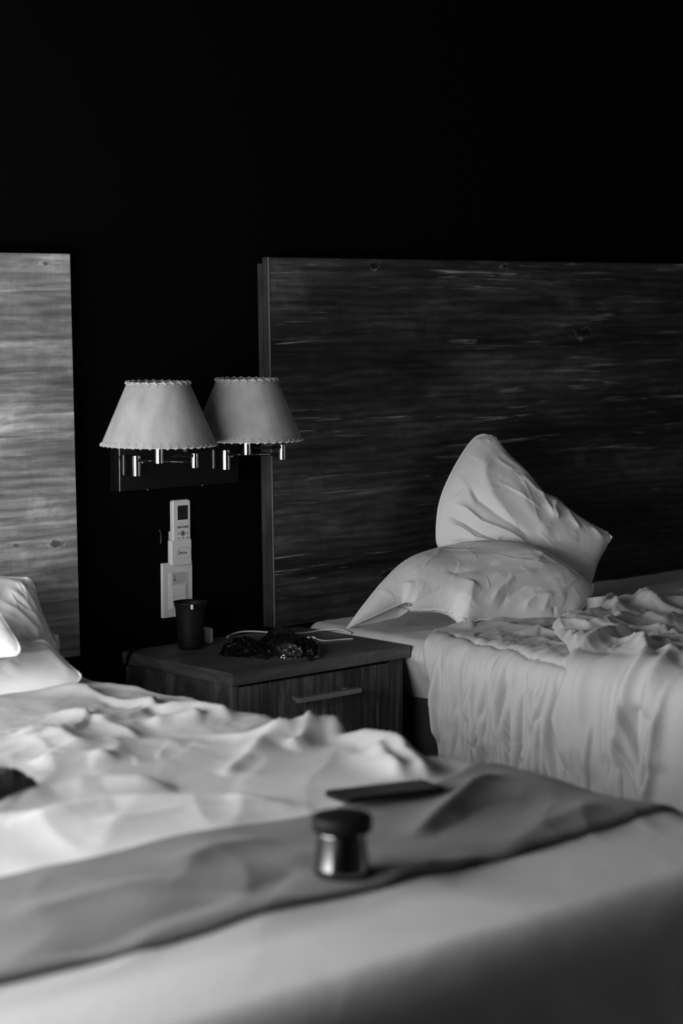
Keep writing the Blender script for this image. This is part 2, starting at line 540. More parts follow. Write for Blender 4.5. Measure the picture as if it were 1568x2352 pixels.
headboard(3.114, 4.95, 'wide grey weathered wood headboard on the dark wall behind the propped pillow', M_HEAD)
hb1 = headboard(0.97, 2.572, 'grey weathered wood headboard painted as brightly lit, at left, beside the wall lamps', M_HEADLIT)


# ------------------------------------------------------------------ beds
def bed(x0, x1, y0, y1, ztop, label):
    t = thing('bed', ((x0 + x1) / 2, (y0 + y1) / 2, 0), label, 'bed', 'hotel beds')
    box_obj('bed_base', (x0 + .03, x1 - .03, y0 + .03, y1, 0.06, 0.30), M_BASE, t, bevel=0.01)
    box_obj('mattress', (x0 + .02, x1 - .02, y0 + .02, y1, 0.302, ztop - 0.012), M_MATT, t, bevel=0.05, seg=4)
    bm = bmesh.new()
    for x in (x0 + .1, x1 - .1):
        pass
    for (x, y) in ((x0 + .1, y0 + .1), (x1 - .1, y0 + .1), (x0 + .1, y1 - .1), (x1 - .1, y1 - .1)):
        b = bmesh.new(); cyl(b, (x, y, 0), (x, y, 0.06), 0.025, 16)
        bm_obj('leg', b, M_BLACK, t)
    bm.free()
    return t


class Drape:
    """cloth coordinates (a, b) laid over a box with rounded edges"""
    def __init__(s, x0, x1, y0, y1, ztop, R, flare=0.0):
        s.r = (x0 + R, x1 - R, y0 + R, y1 + 9); s.z = ztop; s.R = R; s.x0 = x0; s.x1 = x1; s.y0 = y0; s.flare = flare

    def pos(s, a, b, h):
        qa = np.clip(a, s.r[0], s.r[1]); qb = np.clip(b, s.r[2], s.r[3])
        da, db = a - qa, b - qb
        d = np.hypot(da, db); dd = np.maximum(d, 1e-9)
        ux, uy = da / dd, db / dd
        arc = s.R * pi / 2
        th = np.clip(d / s.R, 0, pi / 2)
        ext = np.maximum(d - arc, 0)
        off = s.R * np.sin(th) + ext * s.flare; drop = s.R * (1 - np.cos(th)) + ext
        nx, nz = np.sin(th), np.cos(th)
        x = qa + ux * (off + nx * h); y = qb + uy * (off + nx * h); z = s.z - drop + nz * h
        return np.stack([x, y, np.maximum(z, 0.01 + 0 * z)], -1)

    def px(s, px, py):
        p = hit(px, py, 2, s.z + 0.01)
        if p[0] < s.x0 + s.R * 0.4:
            q = hit(px, py, 0, s.x0)
            return (s.x0 + s.R - s.R * pi / 2 - (s.z - s.R - q[2]), q[1])
        return (p[0], p[1])

    def rid(s, lst):
        return [([s.px(*q) for q in r[0]],) + tuple(r[1:]) for r in lst]


# ---- left bed (foreground)
B1 = Drape(0.97, 2.385, -2.07, -0.06, 0.592, 0.085)
bed(0.98, 2.365, -2.04, -0.06, 0.585, 'blurred near bed with rumpled white bedding and a grey runner')
R1 = B1.rid([
    # silhouette peak and the folds around it
    ([(440, 1690), (560, 1704), (660, 1702), (740, 1692), (800, 1692)], 0.014, 0.050, 'w'),
    ([(740, 1700), (790, 1700), (850, 1712), (900, 1728), (940, 1750)], 0.018, 0.022),
    ([(800, 1700), (870, 1715), (950, 1750)], 0.03, 0.012),
    ([(853, 1722), (880, 1752), (925, 1800)], 0.020, 0.022),
    ([(915, 1735), (945, 1760), (985, 1795)], 0.018, 0.020),
    ([(500, 1785), (540, 1750), (600, 1715), (690, 1690)], 0.022, 0.018),
    ([(650, 1720), (690, 1712), (720, 1690)], 0.014, 0.016),
    ([(380, 1815), (480, 1795), (540, 1752), (580, 1715)], 0.035, -0.012),
    ([(0, 1858), (110, 1825), (230, 1808), (420, 1800)], 0.022, 0.020),
    ([(0, 1905), (250, 1855), (520, 1840), (740, 1850)], 0.026, 0.016),
    ([(200, 1900), (420, 1862), (640, 1846)], 0.012, 0.006),
    ([(330, 1668), (400, 1662), (480, 1662)], 0.020, 0.016),
    ([(340, 1640), (450, 1640), (540, 1665)], 0.018, 0.016),
    ([(60, 1600), (200, 1600), (320, 1625), (400, 1650)], 0.018, 0.012),
    ([(90, 1640), (220, 1660), (330, 1700)], 0.018, 0.012),
    ([(0, 1700), (120, 1690), (190, 1730)], 0.030, 0.020),
    ([(60, 1760), (200, 1745), (280, 1745)], 0.018, 0.012),
    ([(200, 1600), (300, 1630), (420, 1655)], 0.014, -0.008),
    ([(1000, 1755), (1100, 1760), (1230, 1775), (1400, 1805), (1600, 1850)], 0.045, 0.016, 'o'),
    ([(930, 1935), (1010, 1880), (1085, 1820), (1160, 1785)], 0.022, 0.016),
    ([(1030, 1930), (1120, 1870), (1250, 1830)], 0.040, -0.012),
    ([(560, 2070), (620, 2035), (700, 2000)], 0.028, -0.010),
    ([(380, 2010), (500, 1960), (640, 1930)], 0.030, 0.008),
])


DFOLD = rand_folds(61, 60, (1.0, 2.4, -1.3, -0.2), lambda x, y: -0.15 + 0.8 * sin(y * 4), 0.4, (0.12, 0.4), (0.012, 0.026), (0.004, 0.012), 1.0)
DFOLD2 = rand_folds(62, 110, (1.0, 2.4, -1.4, -0.2), 0.1, 0.7, (0.05, 0.16), (0.006, 0.012), (0.002, 0.005), 1.0)


def h1(a, b):
    head = sstep(-1.15, -0.85, b)
    h0 = fold_max(a, b, DFOLD) * head + fold_max(a, b, DFOLD2) * (0.25 + 0.75 * head)
    h = h0 + 0.006 + 0.012 * perlin(a * 3.1, b * 3.1, 1) + 0.006 * perlin(a * 7, b * 7, 2)
    h = h + (0.004 + 0.001 * head) * creases(a, b, 0.14, 5, ang=0.9, stretch=2.2)
    h = h + head * (0.0015 * creases(a, b, 0.075, 9, ang=0.9, stretch=1.5) + 0.001 * creases(a, b, 0.035, 12, ang=0.2, stretch=1.5))
    foot = sstep(-1.78, -1.86, b)
    fl = 1 - sstep(0.03, 0.09, np.hypot(a - 1.79, b + 1.70))
    side = np.maximum(0, np.maximum(a - 2.37, -2.02 - b))
    h = h * (1 - 0.75 * foot)
    h = h + ridge_field(a, b, R1)
    h = h * (1 - fl) + 0.008 * fl
    h = h + 0.02 * np.clip(side / 0.2, 0, 1) * perlin(a * 9 + 0 * b, b * 9, 21)
    return np.maximum(h, 0.002)


a = np.linspace(0.90, 2.70, 360); b = np.linspace(-2.42, -0.07, 420)
A, Bm = np.meshgrid(a, b, indexing='ij')
duvet = grid_mesh('duvet', B1.pos(A, Bm, h1(A, Bm)), M_WHITE2, thick=0.004)
tag(duvet, 'rumpled white duvet spread over the blurred near bed', 'duvet')

# runner across the near bed
bk = [B1.px(*q) for q in ((-400, 2090), (0, 2008), (200, 1968), (350, 1935), (560, 1893), (700, 1872), (800, 1845), (960, 1822), (1030, 1790), (1080, 1768), (1150, 1762))]
bk = sorted(bk)
ba = np.array([p[0] for p in bk]); bb = np.array([p[1] for p in bk])
RUN_EXTRA = B1.rid([
    ([(0, 2130), (200, 2060), (420, 2020)], 0.03, 0.006),
    ([(100, 2220), (400, 2110), (560, 2060)], 0.03, -0.005),
    ([(870, 2040), (1000, 1990), (1140, 1965)], 0.03, 0.006),
    ([(1150, 1960), (1250, 1900), (1400, 1860)], 0.03, 0.007)])


def runner_h(a, b):
    e = np.minimum(np.interp(a, ba, bb) - b, b + 1.80)
    return h1(a, b) + 0.0035 + 0.004 * np.clip(e / 0.01, 0, 1) + ridge_field(a, b, RUN_EXTRA)


a = np.linspace(0.92, 2.68, 380)
T = np.linspace(0, 1, 110)
A = np.repeat(a[:, None], len(T), 1)
bmax = np.interp(a, ba, bb)
bmin = -1.80 + 0.004 * perlin(a * 14, a * 0, 5)
Bm = bmin[:, None] + (bmax - bmin)[:, None] * T[None]
runner = grid_mesh('bed_runner', B1.pos(A, Bm, runner_h(A, Bm)), M_RUNNER, thick=0.003)
tag(runner, 'dark grey bed runner lying across the foot of the near bed', 'bed runner')

# ---- right bed
B2 = Drape(3.205, 4.95, -2.05, -0.06, 0.575, 0.035, flare=-0.02)
bed(3.245, 4.93, -2.03, -0.06, 0.572, 'far bed with white quilt and two piled pillows, right of nightstand')

RS = B2.rid([
    ([(850, 1452), (930, 1448), (1040, 1440)], 0.006, 0.003),
    ([(870, 1460), (960, 1452), (1040, 1444)], 0.005, 0.0025),
    ([(955, 1480), (962, 1530), (955, 1580)], 0.008, 0.006),
    ([(985, 1472), (972, 1510), (968, 1570)], 0.008, 0.007),
])


def hs(a, b):
    h = 0.003 + 0.0025 * perlin(a * 6, b * 14, 3) + 0.0016 * creases(a, b, 0.05, 7, ang=0.2, stretch=2.5)
    side = np.clip((3.2 - a) / 0.3, 0, 1)
    h = h + side * 0.006 * perlin(b * 16 + a * 2, a * 2.0, 8)
    return np.maximum(h + ridge_field(a, b, RS), 0.001)


a = np.linspace(2.86, 5.0, 330); b = np.linspace(-2.1, -0.07, 330)
a = a[a > 2.95]
A, Bm = np.meshgrid(a, b, indexing='ij')
B2S = Drape(3.205, 4.95, -2.05, -0.06, 0.575, 0.035, flare=-0.65)
tag(grid_mesh('fitted_sheet', B2S.pos(A, Bm, hs(A, Bm)), M_SHEET, thick=0.002), 'smooth white sheet on far bed, bare beside the nightstand', 'sheet')

# quilt
RQ = B2.rid([
    # stitched gathers: seams are valleys
    ([(1032, 1466), (1092, 1484), (1156, 1502), (1220, 1524), (1300, 1543), (1380, 1560)], 0.006, -0.007, 'o'),
    ([(1079, 1489), (1070, 1570), (1068, 1681), (1070, 1760)], 0.005, -0.006, 'o'),
    ([(1228, 1512), (1219, 1638), (1213, 1760)], 0.005, -0.005, 'o'),
    ([(1008, 1725), (1070, 1745), (1140, 1765), (1300, 1800)], 0.005, -0.006, 'o'),
    # folds down the side
    ([(1050, 1490), (1056, 1580), (1068, 1670)], 0.010, 0.010),
    ([(1100, 1500), (1105, 1600), (1125, 1740)], 0.011, 0.013),
    ([(1128, 1510), (1130, 1620), (1150, 1750)], 0.009, 0.012),
    ([(1160, 1520), (1170, 1640), (1165, 1740)], 0.012, 0.014),
    ([(1195, 1530), (1195, 1600), (1185, 1700)], 0.010, 0.010),
    ([(1182, 1530), (1184, 1600), (1180, 1690)], 0.006, -0.008),
    ([(1258, 1600), (1270, 1680), (1262, 1790)], 0.016, 0.014),
    ([(1215, 1690), (1235, 1740), (1250, 1780)], 0.010, 0.010),
    ([(1232, 1580), (1248, 1600), (1270, 1590)], 0.008, 0.008),
    ([(1020, 1560), (1035, 1640), (1050, 1720)], 0.010, 0.009),
    ([(1090, 1570), (1110, 1680), (1160, 1770)], 0.007, -0.008),
    # across the top
    ([(1120, 1440), (1190, 1455), (1270, 1470)], 0.03, 0.008),
    ([(1050, 1455), (1110, 1445), (1190, 1432)], 0.012, 0.006),
    ([(1180, 1470), (1240, 1465), (1290, 1470)], 0.010, 0.006),
])


def qh(a, b):
    s = 3.27 - a    # distance below the top seam
    side = sstep(0.0, 0.03, s)
    near = np.exp(-np.abs(s) / 0.10)
    wv = b + 0.035 * perlin(a * 5, b * 6, 31) + 0.10 * np.maximum(s, 0) * 0.4
    f = perlin(wv / 0.021, a * 3, 33) * near * 0.004 + perlin(wv / 0.05, a * 2.2, 34) * 0.008 * side
    f2 = creases(b, a, 0.045, 35, ang=pi / 2 + 0.12, stretch=4.5, warp=0.2) * 0.002 * side
    top = (1 - side)
    t = top * (0.002 * perlin(a * 16, b * 26, 36) + 0.001 * creases(b, a, 0.05, 37, ang=1.2, stretch=3))
    return 0.012 + f + f2 + t


QE = [(2.75, -0.505), (3.0, -0.50), (3.15, -0.475), (3.21, -0.45), (3.28, -0.40), (3.4, -0.37), (3.6, -0.30), (5.0, -0.25)]
qa = np.array([q[0] for q in QE]); qb = np.array([q[1] for q in QE])


GATHER = rand_folds(75, 64, (2.90, 3.20, -1.1, -0.5), pi - 0.08, 0.08, (0.16, 0.42), (0.007, 0.012), (0.014, 0.028), 0.2)
GATHER2 = rand_folds(76, 70, (3.20, 3.34, -1.1, -0.45), pi + 0.1, 0.25, (0.04, 0.10), (0.003, 0.006), (0.001, 0.003), 0.4)
QTOP = rand_folds(77, 26, (3.28, 3.7, -1.0, -0.35), 0.9, 0.5, (0.08, 0.25), (0.010, 0.020), (0.002, 0.006), 0.6)


def quilt_h(a, b):
    e = np.interp(a, qa, qb) - b
    edge = np.clip(e / 0.012, 0, 1) ** 0.5
    hem = np.clip((a - 2.885) / 0.01, 0, 1) ** 0.5
    return hs(a, b) * 0.5 + 0.004 + (qh(a, b) + ridge_field(a, b, RQ) + fold_max(a, b, GATHER) * (1 - 0.8 * sstep(3.10, 3.24, a)) + fold_max(a, b, GATHER2) + fold_max(a, b, QTOP)) * edge * hem


a = np.concatenate([np.linspace(2.885, 3.45, 210), np.linspace(3.455, 4.98, 130)])
T = np.linspace(0, 1, 460)
bmax = np.interp(a, qa, qb); bmin = np.full_like(a, -2.15)
Bm = bmax[:, None] + (bmin - bmax)[:, None] * (T[None] ** 1.25)
A = np.repeat(a[:, None], len(T), 1)
quilt_o = tag(grid_mesh('quilt', B2.pos(A, Bm, quilt_h(A, Bm)), M_QUILT, thick=0.003), 'white stitched quilt with gathered folds hanging down far bed', 'quilt')

def seam(pts_px, name='stitching', r=0.0013):
    ab = spline([B2.px(*q) for q in pts_px], 14)
    a_ = np.array([[q[0] for q in ab]]); b_ = np.array([[q[1] for q in ab]])
    P = B2.pos(a_, b_, quilt_h(a_, b_) + 0.0012)[0]
    bm = bmesh.new(); tube(bm, [tuple(p) for p in P], r, 6)
    bm_obj(name, bm, M_PIPE, quilt_o, smooth=True)


seam([(1032, 1466), (1092, 1484), (1156, 1502), (1220, 1524), (1292, 1541)])
seam([(1079, 1489), (1070, 1570), (1068, 1681), (1070, 1740)])
seam([(1228, 1530), (1219, 1638), (1213, 1750)])
seam([(1010, 1722), (1070, 1742), (1140, 1762), (1260, 1790)])

# rumpled top sheet piled on the quilt and hanging over its side
bd = [(2.70, -0.93), (2.9, -0.915)] + [B2.px(*q) for q in ((1296, 1640), (1318, 1560), (1303, 1500), (1268, 1462), (1282, 1440), (1330, 1428), (1370, 1412), (1400, 1405), (1450, 1400), (1500, 1385), (1560, 1378), (1640, 1370))]
bd = sorted(bd)
ra = np.array([p[0] for p in bd]); rb = np.array([p[1] for p in bd])
RR = B2.rid([
    ([(1330, 1520), (1312, 1580), (1296, 1640), (1300, 1700), (1325, 1775)], 0.020, 0.030, 's'),
    ([(1467, 1508), (1471, 1560), (1468, 1613), (1455, 1715), (1458, 1800)], 0.016, 0.028),
    ([(1490, 1600), (1500, 1700), (1497, 1790)], 0.012, -0.022),
    ([(1390, 1530), (1370, 1600), (1372, 1700), (1390, 1800)], 0.025, 0.016),
    ([(1550, 1530), (1520, 1600), (1505, 1680)], 0.018, 0.018),
    ([(1425, 1550), (1425, 1640), (1420, 1760)], 0.014, 0.012),
    ([(1545, 1560), (1540, 1660), (1535, 1780)], 0.020, 0.016),
    ([(1300, 1545), (1345, 1515), (1405, 1492), (1462, 1478)], 0.014, 0.0165),
    ([(1265, 1462), (1300, 1466), (1350, 1475), (1390, 1470), (1460, 1440)], 0.014, 0.0154),
    ([(1300, 1445), (1345, 1450), (1400, 1462)], 0.014, 0.0110),
    ([(1345, 1420), (1385, 1405), (1420, 1420), (1440, 1440)], 0.018, 0.006),
    ([(1410, 1412), (1450, 1395), (1480, 1405), (1500, 1425)], 0.020, 0.0198),
    ([(1470, 1440), (1520, 1455), (1560, 1440)], 0.018, 0.0154),
    ([(1480, 1500), (1520, 1490), (1570, 1480)], 0.016, 0.0132),
    ([(1330, 1495), (1380, 1485), (1450, 1500)], 0.012, -0.0077),
    ([(1500, 1470), (1540, 1500), (1580, 1510)], 0.014, 0.0110),
])


RUMPLE = rand_folds(71, 60, (3.25, 4.85, -1.9, -0.2), 0.25, 0.5, (0.18, 0.45), (0.016, 0.030), (0.009, 0.022), 1.2)
RUMPLE2 = rand_folds(72, 150, (3.25, 4.85, -1.9, -0.2), 0.1, 0.8, (0.06, 0.22), (0.006, 0.013), (0.007, 0.018), 1.4)
HANG = rand_folds(73, 60, (2.72, 3.22, -2.1, -0.9), pi, 0.16, (0.15, 0.5), (0.008, 0.018), (0.010, 0.024), 0.35)


def rh(a, b):
    top = sstep(3.2, 3.3, a)
    e = np.interp(a, ra, rb) - b
    edge = np.clip(e / 0.02, 0, 1) ** 0.5
    h = top * (0.004 + 0.008 * perlin(a / 0.16, b / 0.13, 40) + fold_max(a, b, RUMPLE) + fold_max(a, b, RUMPLE2)
               + 0.002 * creases(a, b, 0.03, 47, ang=0.9, stretch=2)) * (0.45 + 0.55 * sstep(-1.7, -1.0, b))
    side = 1 - sstep(3.14, 3.24, a)
    wv = b + 0.05 * perlin(a * 4, b * 4, 51)
    h = h + side * (0.022 * perlin(wv / 0.07, a * 1.6, 52) + 0.010 * creases(b, a, 0.07, 53, ang=pi / 2 + .1, stretch=3.5, warp=.2) * 0 + 0.004 + fold_max(a, b, HANG))
    h = h + ridge_field(a, b, RR)
    return np.maximum(0.004 + h, 0.003) * edge


a = np.concatenate([np.linspace(2.72, 3.5, 270), np.linspace(3.506, 4.80, 190)])
T = np.linspace(0, 1, 420)
bmax = np.interp(a, ra, rb); bmin = np.full_like(a, -2.2)
A = np.repeat(a[:, None], len(T), 1)
Bm = bmax[:, None] + (bmin - bmax)[:, None] * (T[None] ** 1.2)
Hr = 0.024 + rh(A, Bm)
tag(grid_mesh('top_sheet', B2.pos(A, Bm, Hr), M_QUILT, thick=0.002), 'crumpled white top sheet heaped on far bed and hanging over its side', 'sheet')


# ------------------------------------------------------------------ pillows
def pillow(name, outline, corners, o, n, T, ridges, label, mat=None, seed=0, back=1.0, wr=0.004, ang=0.8, N=420, K=130, soft=0.09, lift=0.0, group=None, ctr=None):
    n = np.array(n, float); n /= np.linalg.norm(n); o = np.array(o, float)
    U = np.cross([0, 0, 1], n); U /= np.linalg.norm(U); V = np.cross(n, U)

    def uv(q):
        p = hit_plane(q[0], q[1], o, n) - o
        return np.array([p @ U, p @ V])
    P = [uv(q) for q in outline]
    C0 = [uv(q) for q in corners]
    cl = spline(P + [P[0]], 14)
    cl = np.array(cl)
    d = np.hypot(*(np.roll(cl, -1, 0) - cl).T); s = np.concatenate([[0], np.cumsum(d)[:-1]])
    t = np.linspace(0, s[-1], N, endpoint=False)
    ring = np.stack([np.interp(t, s, cl[:, 0]), np.interp(t, s, cl[:, 1])], -1)
    c = uv(ctr) if ctr else ring.mean(0)
    # the four sides between the corners
    ci = sorted(int(np.argmin(np.hypot(*(ring - k).T))) for k in C0)
    sides = []
    for k in range(len(ci)):
        i0, i1 = ci[k], ci[(k + 1) % len(ci)]
        idx = list(range(i0, i1 + 1)) if i1 > i0 else list(range(i0, N)) + list(range(0, i1 + 1))
        sides.append(ring[idx][::4])
    r = np.linspace(0, 1, K) ** 0.8
    uvg = c[None, None] + (ring[None] - c[None, None]) * r[:, None, None]
    u, v = uvg[..., 0], uvg[..., 1]
    prod = np.ones_like(u)
    for sd in sides:
        dist = np.full(u.shape, 1e9)
        for k in range(len(sd) - 1):
            sg = sd[k + 1] - sd[k]; L2 = max(sg @ sg, 1e-9)
            tt = np.clip(((u - sd[k, 0]) * sg[0] + (v - sd[k, 1]) * sg[1]) / L2, 0, 1)
            dist = np.minimum(dist, np.hypot(u - sd[k, 0] - tt * sg[0], v - sd[k, 1] - tt * sg[1]))
        prod = prod * (1 - np.exp(-dist / soft))
    hh = T * np.sqrt(np.maximum(prod, 0)) * 1.25
    rim = np.clip(1 - r[:, None] ** 14 + 0 * u, 0, 1)
    rid = [([uv(q) for q in rr[0]],) + tuple(rr[1:]) for rr in ridges]
    prof = np.sqrt(np.maximum(prod, 0))
    bx_ = (ring[:, 0].min(), ring[:, 0].max(), ring[:, 1].min(), ring[:, 1].max())
    wn = wr * (0.5 * perlin(u * 9, v * 9, seed + 60) + 0.35 * creases(u, v, 0.06, seed + 63, ang=ang, stretch=3)) \
        + fold_max(u, v, rand_folds(seed * 7 + 1, 34, bx_, ang, 0.35, (0.06, 0.20), (0.005, 0.011), (wr * 0.5, wr * 1.5))) \
        + fold_max(u, v, rand_folds(seed * 7 + 2, 60, bx_, ang + 0.2, 0.6, (0.02, 0.07), (0.002, 0.004), (wr * 0.2, wr * 0.6)))
    edgew = 0.4 * wr * perlin(u * 40, v * 40, seed + 67) * np.exp(-((1 - r[:, None]) / 0.12) ** 2)
    hf = hh + (wn + ridge_field(u, v, rid)) * rim * np.clip(prof * 4, 0, 1) + edgew * rim
    hb = hh * back + wn * rim * prof
    dl = lift * perlin(u * 5, v * 5, seed + 70)      # gentle waviness of the seam plane
    front = o + u[..., None] * U + v[..., None] * V + (hf + dl)[..., None] * n
    bck = o + u[..., None] * U + v[..., None] * V + (-hb + dl)[..., None] * n
    verts = np.concatenate([front[1:].reshape(-1, 3), bck[1:-1].reshape(-1, 3), front[0, :1], bck[0, :1]])
    nk = K - 1
    faces = []
    fi = lambda k, i: k * N + (i % N)
    bo = nk * N
    bi = lambda k, i: (bo + k * N + (i % N)) if k < nk - 1 else fi(nk - 1, i)
    cf = bo + (nk - 1) * N; cb = cf + 1
    for i in range(N):
        faces.append((cf, fi(0, i), fi(0, i + 1))); faces.append((cb, bi(0, i + 1), bi(0, i)))
        for k in range(nk - 1):
            faces.append((fi(k, i), fi(k + 1, i), fi(k + 1, i + 1), fi(k, i + 1)))
            faces.append((bi(k, i), bi(k, i + 1), bi(k + 1, i + 1), bi(k + 1, i)))
    me = bpy.data.meshes.new(name); me.from_pydata(verts.tolist(), [], faces); me.update()
    bmx = bmesh.new(); bmx.from_mesh(me); bmesh.ops.recalc_face_normals(bmx, faces=bmx.faces[:]); bmx.to_mesh(me); bmx.free()
    me.polygons.foreach_set('use_smooth', [True] * len(me.polygons))
    ob = link(name, me, mat or M_WHITE)
    tag(ob, label, 'pillow', group)
    bm_ = bmesh.new()
    e = front[-1]
    tube(bm_, [e[i] for i in range(0, N, 2)] + [e[0]], 0.0022, 6, cap=False)
    bm_obj('piping', bm_, M_PIPE, ob, smooth=True)
    return ob


# lying pillow A on the right bed
pillow('pillow',
       [(797, 1443), (833, 1393), (882, 1335), (930, 1290), (985, 1266), (1040, 1252), (1130, 1248), (1220, 1268), (1300, 1310), (1345, 1338), (1360, 1352),
        (1352, 1375), (1330, 1405), (1300, 1424), (1240, 1426), (1170, 1421), (1110, 1424), (1062, 1430), (1035, 1410), (1000, 1402), (950, 1401), (925, 1393), (905, 1395), (860, 1415)],
       [(797, 1443), (1020, 1255), (1360, 1352), (1300, 1424)],
       (3.50, -0.36, 0.665), (-0.15, -0.62, 0.75), 0.075,
       [([(1000, 1345), (1030, 1352), (1080, 1345), (1130, 1325)], 0.0100, -0.0048),
        ([(1020, 1300), (1100, 1310), (1180, 1300), (1260, 1310)], 0.0250, 0.0048),
        ([(1100, 1370), (1140, 1350), (1180, 1330), (1240, 1322)], 0.0125, 0.0054),
        ([(1110, 1420), (1125, 1390), (1160, 1360), (1220, 1345)], 0.0100, 0.0060),
        ([(1130, 1425), (1150, 1395), (1190, 1375), (1270, 1350)], 0.0075, -0.0048),
        ([(1195, 1425), (1200, 1405), (1215, 1395), (1260, 1390)], 0.0088, 0.0054),
        ([(1235, 1425), (1245, 1400), (1290, 1385)], 0.0088, 0.0048),
        ([(1040, 1415), (1060, 1390), (1070, 1370)], 0.0150, 0.0072),
        ([(925, 1395), (930, 1375), (925, 1360)], 0.0150, 0.0048),
        ([(1200, 1300), (1260, 1320), (1310, 1340)], 0.0075, 0.0036),
        ([(1215, 1297), (1275, 1325), (1330, 1350)], 0.0063, -0.0036),
        ([(1262, 1408), (1266, 1418), (1270, 1426)], 0.0050, -0.0060)],
       'plump white pillow lying flat on far bed, under the propped one', seed=1, wr=0.0020, ang=0.15, back=0.75, lift=0.01, group='white pillows', ctr=(1110, 1345))

# propped pillow B
pillow('pillow',
       [(1110, 998), (1138, 1008), (1165, 1043), (1205, 1082), (1245, 1132), (1275, 1145), (1310, 1174), (1352, 1202), (1400, 1230), (1393, 1250), (1372, 1290), (1355, 1340),
        (1320, 1375), (1230, 1375), (1130, 1350), (1060, 1320), (1040, 1292), (1018, 1268), (1004, 1248), (1004, 1200), (1011, 1150), (1030, 1100), (1060, 1045), (1088, 1008)],
       [(1110, 998), (1400, 1230), (1330, 1375), (1006, 1250)],
       (3.66, -0.20, 0.78), (-0.42, -0.85, 0.32), 0.07,
       [([(1100, 1030), (1095, 1100), (1110, 1150), (1150, 1210), (1200, 1260)], 0.022, 0.010),
        ([(1060, 1120), (1085, 1160), (1130, 1200), (1200, 1250)], 0.010, -0.010),
        ([(1020, 1160), (1050, 1175), (1085, 1210), (1150, 1240), (1210, 1275)], 0.008, 0.012),
        ([(1015, 1185), (1050, 1205), (1090, 1235), (1150, 1262)], 0.006, -0.010),
        ([(1015, 1205), (1045, 1220), (1075, 1245), (1110, 1255), (1150, 1265)], 0.006, 0.010),
        ([(1020, 1250), (1040, 1255), (1080, 1262), (1120, 1268)], 0.006, 0.008),
        ([(1040, 1280), (1050, 1262), (1090, 1262), (1140, 1290)], 0.006, 0.009),
        ([(1125, 1245), (1150, 1260), (1165, 1290)], 0.004, -0.010),
        ([(1225, 1110), (1235, 1150), (1250, 1190), (1255, 1170)], 0.008, 0.006),
        ([(1270, 1150), (1255, 1175), (1265, 1205)], 0.007, 0.008),
        ([(1290, 1165), (1300, 1195), (1320, 1225)], 0.008, 0.006),
        ([(1180, 1095), (1215, 1130), (1245, 1150)], 0.008, 0.006),
        ([(1160, 1120), (1200, 1190), (1250, 1250)], 0.020, 0.006),
        ([(1200, 1290), (1270, 1320), (1330, 1320), (1345, 1300)], 0.012, 0.010),
        ([(1350, 1210), (1370, 1235), (1385, 1240)], 0.008, 0.006),
        ([(1085, 1015), (1105, 1008), (1125, 1020)], 0.006, 0.006)],
       'white pillow propped corner-up against the wide headboard', seed=2, wr=0.0022, ang=-0.75, back=0.5, lift=0.008, group='white pillows', ctr=(1160, 1210))

# left bed pillows (mostly outside the frame)
pillow('pillow',
       [(66, 1329), (78, 1352), (92, 1400), (112, 1450), (124, 1500), (60, 1560), (-200, 1600), (-420, 1560), (-430, 1400), (-380, 1300), (-150, 1318), (0, 1326)],
       [(66, 1329), (124, 1500), (-420, 1560), (-390, 1300)],
       (2.17, -0.20, 0.75), (-0.25, -0.88, 0.45), 0.07,
       [([(0, 1360), (40, 1390), (80, 1440), (100, 1480)], 0.012, 0.010),
        ([(-20, 1400), (30, 1425), (70, 1460), (85, 1500)], 0.010, 0.009),
        ([(30, 1340), (60, 1380), (90, 1430)], 0.010, 0.006)],
       'white pillow upright against the bright left headboard', seed=5, wr=0.005, ang=-0.8, back=0.6, group='white pillows', ctr=(-160, 1450))
pillow('pillow',
       [(-10, 1395), (12, 1432), (45, 1497), (-20, 1512), (-200, 1560), (-420, 1560), (-460, 1480), (-400, 1400), (-150, 1370)],
       [(-5, 1395), (45, 1497), (-420, 1560), (-400, 1390)],
       (1.98, -0.40, 0.72), (-0.50, -0.55, 0.70), 0.06, [],
       'brightly lit white pillow corner at the left edge on the near bed', seed=6, wr=0.003, ang=0.4, back=0.6, group='white pillows', ctr=(-200, 1470))
pillow('pillow',
       [(75, 1476), (100, 1474), (130, 1500), (160, 1530), (186, 1556), (150, 1580), (60, 1600), (-100, 1620), (-400, 1640), (-440, 1540), (-300, 1490), (-100, 1478)],
       [(90, 1474), (186, 1558), (-410, 1640), (-400, 1500)],
       (2.12, -0.33, 0.645), (-0.35, -0.50, 0.78), 0.055,
       [([(60, 1490), (40, 1530), (10, 1570)], 0.012, 0.010),
        ([(100, 1480), (130, 1520), (170, 1555)], 0.010, 0.008)],
       'white pillow slumped low on near bed, below the upright one', seed=7, wr=0.004, ang=0.5, back=0.7, group='white pillows', ctr=(-120, 1560))


def flap(pts, depth_y, label, parent_label=None):
    """a small stiff folded piece of cloth standing up, four corners given on a vertical plane"""
    P = [hit(q[0], q[1], 1, depth_y) for q in pts]
    n, m = 24, 24
    V = np.zeros((n, m, 3))
    for i in range(n):
        for j in range(m):
            s_, t_ = i / (n - 1), j / (m - 1)
            p = (1 - s_) * (1 - t_) * P[0] + s_ * (1 - t_) * P[1] + s_ * t_ * P[2] + (1 - s_) * t_ * P[3]
            p = p + np.array([0.0, -0.014 * sin(pi * s_) + 0.010 * t_ * t_ + 0.003 * sin(9 * s_ + 4 * t_), 0.002 * sin(7 * t_)])
            V[i, j] = p
    tag(grid_mesh('folded_cloth', V, M_WHITE, thick=0.004), label, 'cloth')


